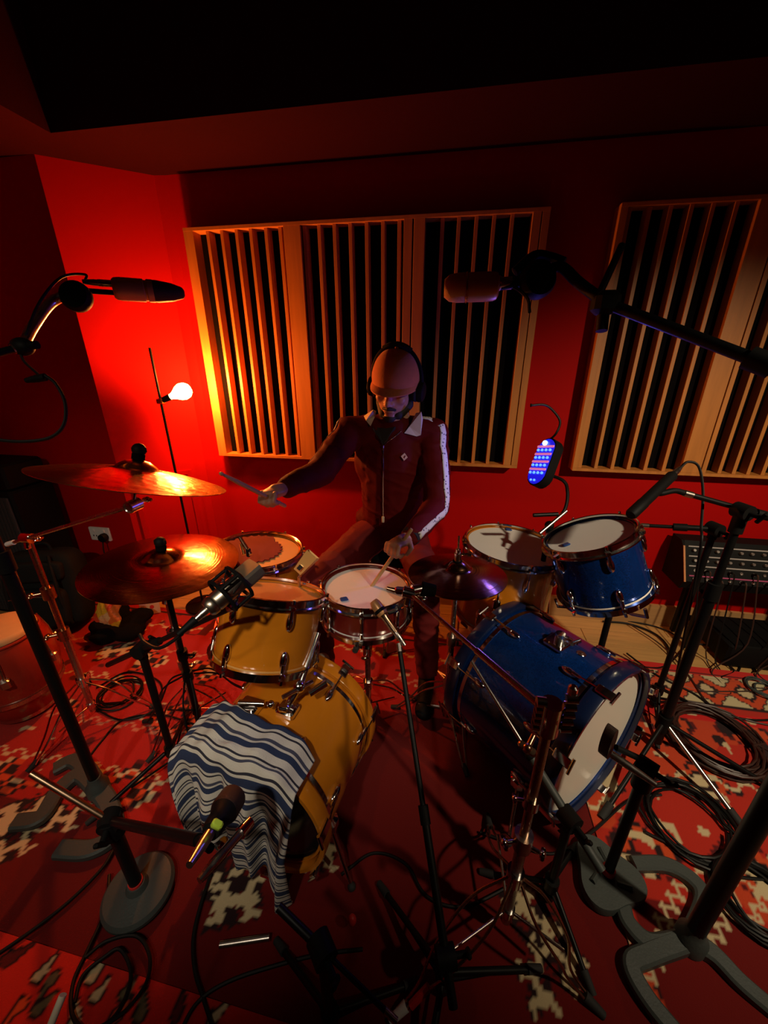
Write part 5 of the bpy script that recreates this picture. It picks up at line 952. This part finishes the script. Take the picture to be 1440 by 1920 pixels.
# ------------------------------------------------------------ rack of preamps at the right wall
def rack():
    x0 = Yp(1275, 1100, 1.93).x; t = thing('patch_console', 'black sloping console with rows of knobs and jacks against the right wall', 'console', (x0 + .3, 1.95, .30))
    xa = x0; xb = x0 + .72; zt = Yp(1300, 1018, 1.98).z; zb = Yp(1290, 1112, 1.84).z; prof = [(2.09, zb - .02), (1.925, zb - .02), (1.905, zb + .03), (1.995, zt - .02), (2.01, zt), (2.09, zt)]
    M = basis(Vec((0, 1, 0)), Vec((0, 0, 1)), Vec((1, 0, 0)))
    MB().prism(prof, xa, xb, M).build('case', blackm, t, 0)
    p0 = Vec((0, 1.905, zb + .03)); p1 = Vec((0, 1.995, zt - .02)); up = (p1 - p0).normalized(); nn = Vec((0, -up.z, up.y)); Lf = (p1 - p0).length
    edge = mat('pale panel edge', (.60, .57, .55), .4, .3); pnk = mat('pink panel line', (.50, .10, .22), .5); wdn = oak
    MB().prism([(y_ + (.004 if y_ > 2 else -.006), z_) for y_, z_ in prof], xa - .012, xa - .001, M).build('side_cheek', blackm, t, 0); MB().box((xa - .007, p0.y * .5 + p1.y * .5 - .008, (p0.z + p1.z) / 2), (.008, .004, Lf), Mat.Rotation(-math.atan2(p1.y - p0.y, p1.z - p0.z), 4, 'X')).build('edge_strip', wdn, t, 0)
    for k, (v, m_) in enumerate(((.97, edge), (.70, edge), (.43, edge), (.16, pnk))):
        c = p0 + up * Lf * v + nn * .003; MB().box((( xa + xb) / 2, c.y, c.z), (xb - xa - .03, .004, .005), None, 0).build('panel_strip', m_, t, 0)
    kn = MB().lathe([(0, 0), (.0085, 0), (.0085, .008), (.0065, .015), (0, .015)], (0, 0, 0), nn, 12); jk = MB().lathe([(0, 0), (.0075, 0), (.0075, .004), (.005, .004), (.004, .001), (0, .001)], (0, 0, 0), nn, 12)
    meshes = {}
    for nm, q, m_ in (('knob', kn, steel), ('jack', jk, steel)): o = q.build(nm, m_, None); meshes[nm] = o.data; bpy.data.objects.remove(o)
    R = random.Random(3)
    for r, v in enumerate((.86, .58, .31, .08)):
        for k in range(13):
            nm = 'knob' if r < 2 else 'jack'; x = xa + .04 + k * .052 + R.uniform(-.004, .004); c = p0 + up * Lf * v + nn * .001
            o = bpy.data.objects.new(nm, meshes[nm]); COL.objects.link(o); o.parent = t; o.location = Vec((x, c.y, c.z)) - Vec(t.location)
    # stand
    s = thing('console_stand', 'black frame stand carrying the sloping console at the right wall', 'stand', (x0 + .35, 1.95, 0))
    for x in (xa + .12, xb - .12):
        for y in (1.93, 2.06): MB().box((x, y, (zb - .02 + .0) / 2 + .004), (.028, .028, zb - .03), None, .003).build('leg', black, s)
        MB().box((x, 1.995, zb - .036), (.028, .16, .026), None, .003).build('cross_bar', black, s)
    MB().box(((xa + xb) / 2, 2.04, .12), (xb - xa - .24, .02, .025), None, .003).build('shelf_rail', black, s)
    b = MB(); b.box(((xa + xb) / 2 + .10, 1.93, .075), (.46, .26, .13), None, .012); o = b.build('stage_box', blackm); tag(o, 'low black box on the floor under the console stand', 'box')
    # cables hanging from the jacks
    for k in range(12):
        x = xa + .04 + (k % 13) * .052; r = .31 if k % 2 else .08; c = p0 + up * Lf * r + nn * .004; c.x = x
        e = Vec((x + R.uniform(-.16, .05), 1.72 + R.uniform(-.06, .05), .0065 + .001 * k)); m_ = cable_r if k % 3 else cable_m
        q = thing('patch_cable', 'thin %s patch cable hanging from the console, %s from its left end' % ('brown' if k % 3 else 'black', ('first', 'second', 'third', 'fourth', 'fifth', 'sixth', 'seventh', 'eighth', 'ninth', 'tenth', 'eleventh', 'twelfth')[k]), 'cable', c, 'patch cables hanging from the console')
        MB().cyl(c, c + nn * .03, .0055).build('jack_plug', blackm, q)
        MB().tube(spline([c + nn * .03, c + nn * .05 + Vec((0, 0, -.05)), Vec((x + R.uniform(-.03, .03), 1.80, .16)), Vec((e.x, e.y + .06, .03)), e, e + Vec((R.uniform(-.2, .1), R.uniform(-.10, .0), 0)), e + Vec((R.uniform(-.35, .2), R.uniform(-.16, -.02), 0))], 6), .0032, 6).build('cord', m_, q)
rack()

# ------------------------------------------------------------ left side: hand drum, speaker, bag, packets
def hand_drum():
    c = Zp(-8, 1178, .43); t = thing('conga', 'tall dark red hand drum with a pale skin head at the left edge', 'drum', (c.x, c.y, 0)); zt = c.z; b = Vec((c.x, c.y, .0))
    redl = mat('red lacquer staves', (.30, .025, .012), .3, coat=.4, var=.2, vs=5, stretch=(9, 9, .6)); hide = mat('stretched hide', (.60, .38, .17), .6, var=.2, vs=9)
    MB().lathe([(.100, .012), (.112, .02), (.150, .14), (.165, .25), (.150, .36), (.122, zt - .02), (.115, zt - .02), (.100, .10)], b, (0, 0, 1), 48).build('shell', redl, t, 60); MB().lathe([(0, zt + .004), (.108, zt + .004), (.118, zt), (.126, zt - .010), (.127, zt - .022)], b, (0, 0, 1), 48).build('skin_head', hide, t, 60)
    MB().torus(b + Vec((0, 0, zt - .03)), (0, 0, 1), .131, .006, 48, 8).build('tension_hoop', redl, t)
    for h, r in ((.14, .152), (.012 + .02, .114)): MB().lathe([(r, h - .010), (r + .004, h - .010), (r + .004, h + .010), (r, h + .010)], b, (0, 0, 1), 48).build('metal_band', steel, t)
    for k in range(6): a = k * PI / 3 + .3; o = Vec((math.cos(a), math.sin(a), 0)); g = MB(); g.tube([b + o * .137 + Vec((0, 0, zt - .02)), b + o * .160 + Vec((0, 0, zt - .10)), b + o * .168 + Vec((0, 0, .27))], .004, 6); g.box(b + o * .170 + Vec((0, 0, .265)), (.03, .03, .04), Mat.Rotation(a, 4, 'Z'), .005); g.build('tuning_lug', steel, t)
hand_drum()
xr = Yp(40, 940, 1.60).x; sp = thing('speaker_cabinet', 'tall black speaker cabinet with a dark grille at the left edge', 'speaker', (xr - .22, 1.66, 0)); zt = .80
MB().box((xr - .22, 1.68, zt / 2 + .012), (.44, .24, zt), None, .012).build('cabinet', blackm, sp); gr = mat('black grille cloth', (.03, .03, .03), .7, bump=1.0, bs=700)
MB().box((xr - .22, 1.556, zt / 2 + .012), (.40, .012, zt - .06), None, .004).build('grille', gr, sp)
g = MB()
for k in range(17):
    z = .06 + k * .043
    g.tube([(xr - .41, 1.549, z), (xr - .03, 1.549, z + .02)], .0022, 4); g.tube([(xr - .41 + k * .0235, 1.548, .05), (xr - .41 + k * .0235 + .01, 1.548, zt - .03)], .0022, 4)
g.build('grille_weave', gr, sp, 0, 'stuff'); hd = MB().box((xr - .22, 1.68, zt + .085), (.42, .22, .14), None, .012); tag(hd.build('amplifier_head', blackm), 'black amplifier head standing on the speaker cabinet at the left edge', 'amplifier')
# backpack
bc = Zp(112, 1178, 0); bagm = mat('dark green grey nylon', (.009, .012, .011), .8, spec=.15, var=.2, vs=20, bump=.3, bs=300); t = thing('backpack', 'dark grey soft bag leaning by the red wall under the socket', 'bag', bc)
M = Mat.Translation(bc + Vec((0, 0, .012))) @ Mat.Rotation(.28, 4, 'Z') @ Mat.Rotation(math.radians(-9), 4, 'X')
def puff(hx, hy, hz, c, p=.38):
    g = MB()
    for j in range(17):
        for i in range(28):
            ph = -PI / 2 + PI * j / 16; th = 2 * PI * i / 28; f = lambda v: math.copysign(abs(v) ** p, v); g.V.append(tuple(M @ (Vec(c) + Vec((hx * f(math.cos(ph)) * f(math.cos(th)), hy * f(math.cos(ph)) * f(math.sin(th)), hz * f(math.sin(ph)))))))
    g.F = [(j * 28 + i, j * 28 + (i + 1) % 28, (j + 1) * 28 + (i + 1) % 28, (j + 1) * 28 + i) for j in range(16) for i in range(28)]; return g
puff(.19, .085, .235, (0, 0, .238)).build('main_compartment', bagm, t, 60); puff(.145, .035, .12, (0, -.095, .16)).build('front_pocket', bagm, t, 60); puff(.15, .03, .055, (0, -.088, .375)).build('top_pocket', bagm, t, 60)
MB().tube(spline([M @ Vec((-.05, 0, .468)), M @ Vec((-.03, 0, .505)), M @ Vec((.03, 0, .505)), M @ Vec((.05, 0, .468))], 6), .008).build('grab_handle', bagm, t)
for s in (-1, 1): MB().tube(spline([M @ Vec((s * .09, -.09, .46)), M @ Vec((s * .12, -.125, .36)), M @ Vec((s * .13, -.12, .2)), M @ Vec((s * .14, -.09, .06))], 6), .009, 6).build('strap', bagm, t)
MB().tube(spline([M @ Vec((-.12, -.133, .235)), M @ Vec((0, -.140, .25)), M @ Vec((.12, -.133, .235))], 6), .0025, 6).build('zip', steel, t)
k2 = Zp(225, 1172, .05); k2.z = 0; o = MB()
for i in range(11): a = i * 1.1; o.ball(k2 + Vec((.15 * math.cos(a) * (.5 + .5 * (i % 3) / 2), .09 * math.sin(a), .040 + .030 * math.sin(i * 2.3) ** 2)), (.085, .055, .030), Mat.Rotation(i * .7, 4, 'Z') @ Mat.Rotation(.4 * math.sin(i), 4, 'X'), 14, 8)
o_, _ = baked('folded_jacket', o, mat('black cloth heap', (.003, .003, .003), .95, spec=.1, var=.2, bump=.3), None, .009, 3); tag(o_, 'heap of black cloth on the rug beside the soft bag', 'clothing')
# colourful packet
pm_ = mat('printed foil packet', (.5, .4, .1), .3, coat=.5); nt = pm_.node_tree; tc = nt.nodes.new('ShaderNodeTexCoord'); vo = nt.nodes.new('ShaderNodeTexVoronoi'); vo.inputs['Scale'].default_value = 17; nt.links.new(tc.outputs['Object'], vo.inputs['Vector']); cr = nt.nodes.new('ShaderNodeValToRGB'); cr.color_ramp.interpolation = 'CONSTANT'; el = cr.color_ramp.elements
sx = nt.nodes.new('ShaderNodeSeparateColor'); nt.links.new(vo.outputs['Color'], sx.inputs[0]); nt.links.new(sx.outputs[0], cr.inputs[0]); el[0].color = (.62, .42, .03, 1); el[1].position = .3; el[1].color = (.55, .06, .02, 1)
for p_, c_ in ((.5, (.05, .30, .10, 1)), (.66, (.65, .45, .2, 1)), (.8, (.6, .16, .03, 1))): e_ = el.new(p_); e_.color = c_
nt.links.new(cr.outputs[0], nt.nodes['Principled BSDF'].inputs['Base Color'])
c = Zp(203, 1147, .19); M = look(c, (.1, .35, 1)) @ Mat.Rotation(.25, 4, 'Y'); g = MB()
g.grid(13, 13, lambda u, v: M @ Vec(((u - .5) * .15 * (1 + .1 * math.sin(v * 7)), (v - .5) * .14, .020 * (1 - (2 * u - 1) ** 2) * (1 - (2 * v - 1) ** 4) + .006 * math.sin(u * 19 + v * 13)))); g.grid(13, 13, lambda u, v: M @ Vec(((.5 - u) * .15 * (1 + .1 * math.sin(v * 7)), (v - .5) * .14, -.020 * (1 - (2 * u - 1) ** 2) * (1 - (2 * v - 1) ** 4))))
tag(g.build('snack_packet', pm_, None, 50), 'crumpled yellow, red and green foil packet on the black cloth heap', 'packet')
c = Zp(284, 1150, .012) + Vec((0, 0, .046)); M = look(c, (-.1, .2, 1)); t = thing('greeting_card', 'small pink and cream card propped up behind the ride stand', 'card', c); MB().prism([(-.055, -.045), (.055, -.045), (.055, .045), (-.055, .045)], 0, .002, M @ basis(Vec((1, 0, 0)), Vec((0, 1, 0)), Vec((0, 0, 1)))).build('sheet', mat('cream card', (.62, .42, .25), .7), t, 0); MB().lathe([(0, .003), (.012, .003), (.012, .002), (0, .002)], M @ Vec((.012, .0, 0)), M.to_3x3() @ Vec((0, 0, 1)), 16).build('red_spot', red_tape, t, 0); MB().prism([(-.055, -.045), (-.018, -.045), (-.018, .045), (-.055, .045)], .0021, .003, M).build('pink_side', mat('pink print', (.6, .30, .26), .7), t, 0)
for (px, py, lab) in ((50, 1197, 'crumpled silver foil ball on the rug beside the hand drum'), (107, 1177, 'small pale scrap of paper on the rug by the chrome boom stand')):
    c = Zp(px, py, .03); g = MB(); g.ball(c, (.035, .028, .022), None, 12, 8); g.V = [tuple(Vec(v) + Vec((random.uniform(-1, 1), random.uniform(-1, 1), random.uniform(-.6, 1))) * .006) for v in g.V]; tag(g.build('paper_scrap', steel if px < 60 else white_p, None, 0), lab, 'litter')

# ------------------------------------------------------------ cables on the floor
def floor_cable(label, px, r=.0042, m_=cable_m, z=.016, group=None):
    P = [Zp(a, b, z) if len(q) == 2 else Zp(a, b, q[2]) for q in px for a, b in (q[:2],)]; return tag(MB().tube(spline(P, 8), r, 7).build('floor_cable', m_), label, 'cable', group)
floor_cable('black cable crossing the plain red rug from the left edge to the cast base', [(-20, 1800), (60, 1745), (130, 1690), (190, 1630), (215, 1590)], .005, z=.020)
floor_cable('black cable looping in a wide ring at the bottom left', [(205, 1640), (200, 1700), (165, 1780), (138, 1840), (135, 1900), (160, 1930), (205, 1915), (235, 1870), (245, 1820), (225, 1780), (195, 1795), (155, 1830), (140, 1880)], .0045, z=.021)
floor_cable('black cable curling back over the lower left rug edge', [(160, 1795), (200, 1765), (255, 1755), (280, 1790), (275, 1840), (240, 1890), (200, 1920), (170, 1950)], .0045, z=.026)
floor_cable('black cable running down from the striped towel to the bottom edge', [(395, 1640), (375, 1700), (362, 1760), (365, 1820), (380, 1870), (400, 1930)], .0045, z=.021)
floor_cable('black cable crossing the bottom rug towards the centre', [(330, 1950), (370, 1880), (430, 1840), (520, 1810), (600, 1790), (680, 1780)], .0045, z=.021)
floor_cable('black cable winding behind the cast base at the left', [(105, 1480), (150, 1440), (190, 1390), (230, 1350), (300, 1340), (370, 1360)], .004, z=.013)
floor_cable('black cable looping around the crash stand feet', [(180, 1290), (240, 1260), (300, 1280), (290, 1330), (230, 1350), (180, 1330)], .004, z=.013)
floor_cable('black cable between the two kick drums', [(640, 1640), (700, 1600), (760, 1620), (800, 1680), (870, 1700), (960, 1660)], .0045, z=.014)
floor_cable('black cable snaking under the blue bass drum to the right', [(900, 1560), (960, 1580), (1040, 1600), (1110, 1560), (1180, 1500), (1240, 1490)], .0045, z=.019)
floor_cable('black cable along the rug edge toward the console', [(1175, 1225), (1230, 1265), (1300, 1300), (1360, 1340), (1440, 1350), (1520, 1330)], .0045, z=.019)
floor_cable('brown cable crossing the timber floor and rug border', [(1180, 1170), (1240, 1210), (1290, 1265), (1330, 1320), (1400, 1350), (1500, 1370)], .0035, cable_r, z=.019)
floor_cable('black cable bending over the timber boards behind the blue tom', [(1130, 1165), (1180, 1170), (1230, 1190), (1255, 1220), (1245, 1250), (1200, 1250), (1150, 1235)], .006, z=.010)
floor_cable('black cable thrown across the timber boards by the skirting', [(1150, 1160), (1230, 1175), (1300, 1205), (1370, 1215), (1420, 1260)], .0042, z=.009)
floor_cable('thin cable wandering over the boards below the console', [(1260, 1240), (1300, 1200), (1350, 1190), (1390, 1230), (1370, 1275), (1310, 1270)], .0035, z=.010)
floor_cable('black cable at the lower right rim of the right rug', [(1210, 1560), (1290, 1600), (1370, 1640), (1450, 1650)], .0045, z=.020)
def coil(label, px, py, rx, n, m_, z0, r=.0042, seed=0, rad=1):
    R = random.Random(seed); c = Zp(px, py, z0); pts = []
    for k in range(n * 22):
        a = k / 22 * 2 * PI; q = int(k / 22); rr = rx * (1 + .10 * math.sin(q * 2.1 + seed) + .05 * math.sin(a * 2 + q)); pts.append((c.x + rr * math.cos(a) + .012 * math.sin(q * 1.7), c.y + rr * rad * math.sin(a) + .012 * math.cos(q * 2.9), z0 + .0030 * q + .003 * math.sin(a * 3 + q)))
    return tag(MB().tube(pts, r, 6).build('coiled_cable', m_), label, 'cable')
coil('brown coiled cable lying on the orange rug at the right', 1335, 1388, .150, 13, cable_r, .019, .0045, 1)
coil('black coiled cable lying on the rug below the brown coil', 1290, 1540, .125, 7, cable_m, .019, .0045, 4)
coil('black coiled cable at the right edge beside the thick stand', 1420, 1690, .095, 8, cable_m, .019, .0045, 7)
coil('grey green coiled lead on the rug at the far right', 1432, 1292, .055, 4, grey_iron, .019, .004, 9)
coil('black coiled cable on the rug near the crash stand', 225, 1300, .085, 4, cable_m, .012, .004, 11)
o = MB().tube([D(60, 2010, .62), D(118, 1865, .66)], .006, 10); tag(o.build('drumstick', cream), 'pale drumstick tip poking in at the bottom left edge', 'drumstick')
o = MB().tube([Zp(412, 1772, .03), Zp(505, 1758, .03)], .008, 10); tag(o.build('loose_rod', steel), 'silver rod lying on the rug at the bottom centre left', 'rod')
# folding red handle seen in the dark centre
c = Zp(660, 1725, .05); o = MB().ball(c, (.012, .012, .018), None, 14, 10); tag(o.build('rubber_knob', red_tape), 'small red knob in the dark centre foreground', 'knob')
# bass drum pedals
for (nm, hoopc, n_) in (('bass drum pedal behind the amber bass drum', OB_C - OB_N * OBL, OB_N), ('bass drum pedal behind the blue bass drum', BB_C - BB_N * BBL, BB_N)):
    b = hoopc - n_ * .06; b.z = 0; t = thing('kick_pedal', nm, 'pedal', b); sd = n_.cross(Vec((0, 0, 1)))
    for s in (-1, 1): MB().cyl(b + sd * s * .045 + Vec((0, 0, .02)), b + sd * s * .04 + Vec((0, 0, .22)), .008).build('post', steel, t)
    MB().cyl(b - sd * .06 + Vec((0, 0, .22)), b + sd * .06 + Vec((0, 0, .22)), .007).build('axle', steel, t); g = MB(); M = look(b - n_ * .14 + Vec((0, 0, .06)), -n_ - Vec((0, 0, .28))); g.box((0, 0, 0), (.085, .26, .010), M, .004); g.build('foot_plate', steel, t); MB().cyl(b + Vec((0, 0, .22)), b - n_ * .04 + Vec((0, 0, .38)), .005).build('beater_rod', steel, t); MB().ball(b - n_ * .04 + Vec((0, 0, .39)), .03).build('beater', cream, t)
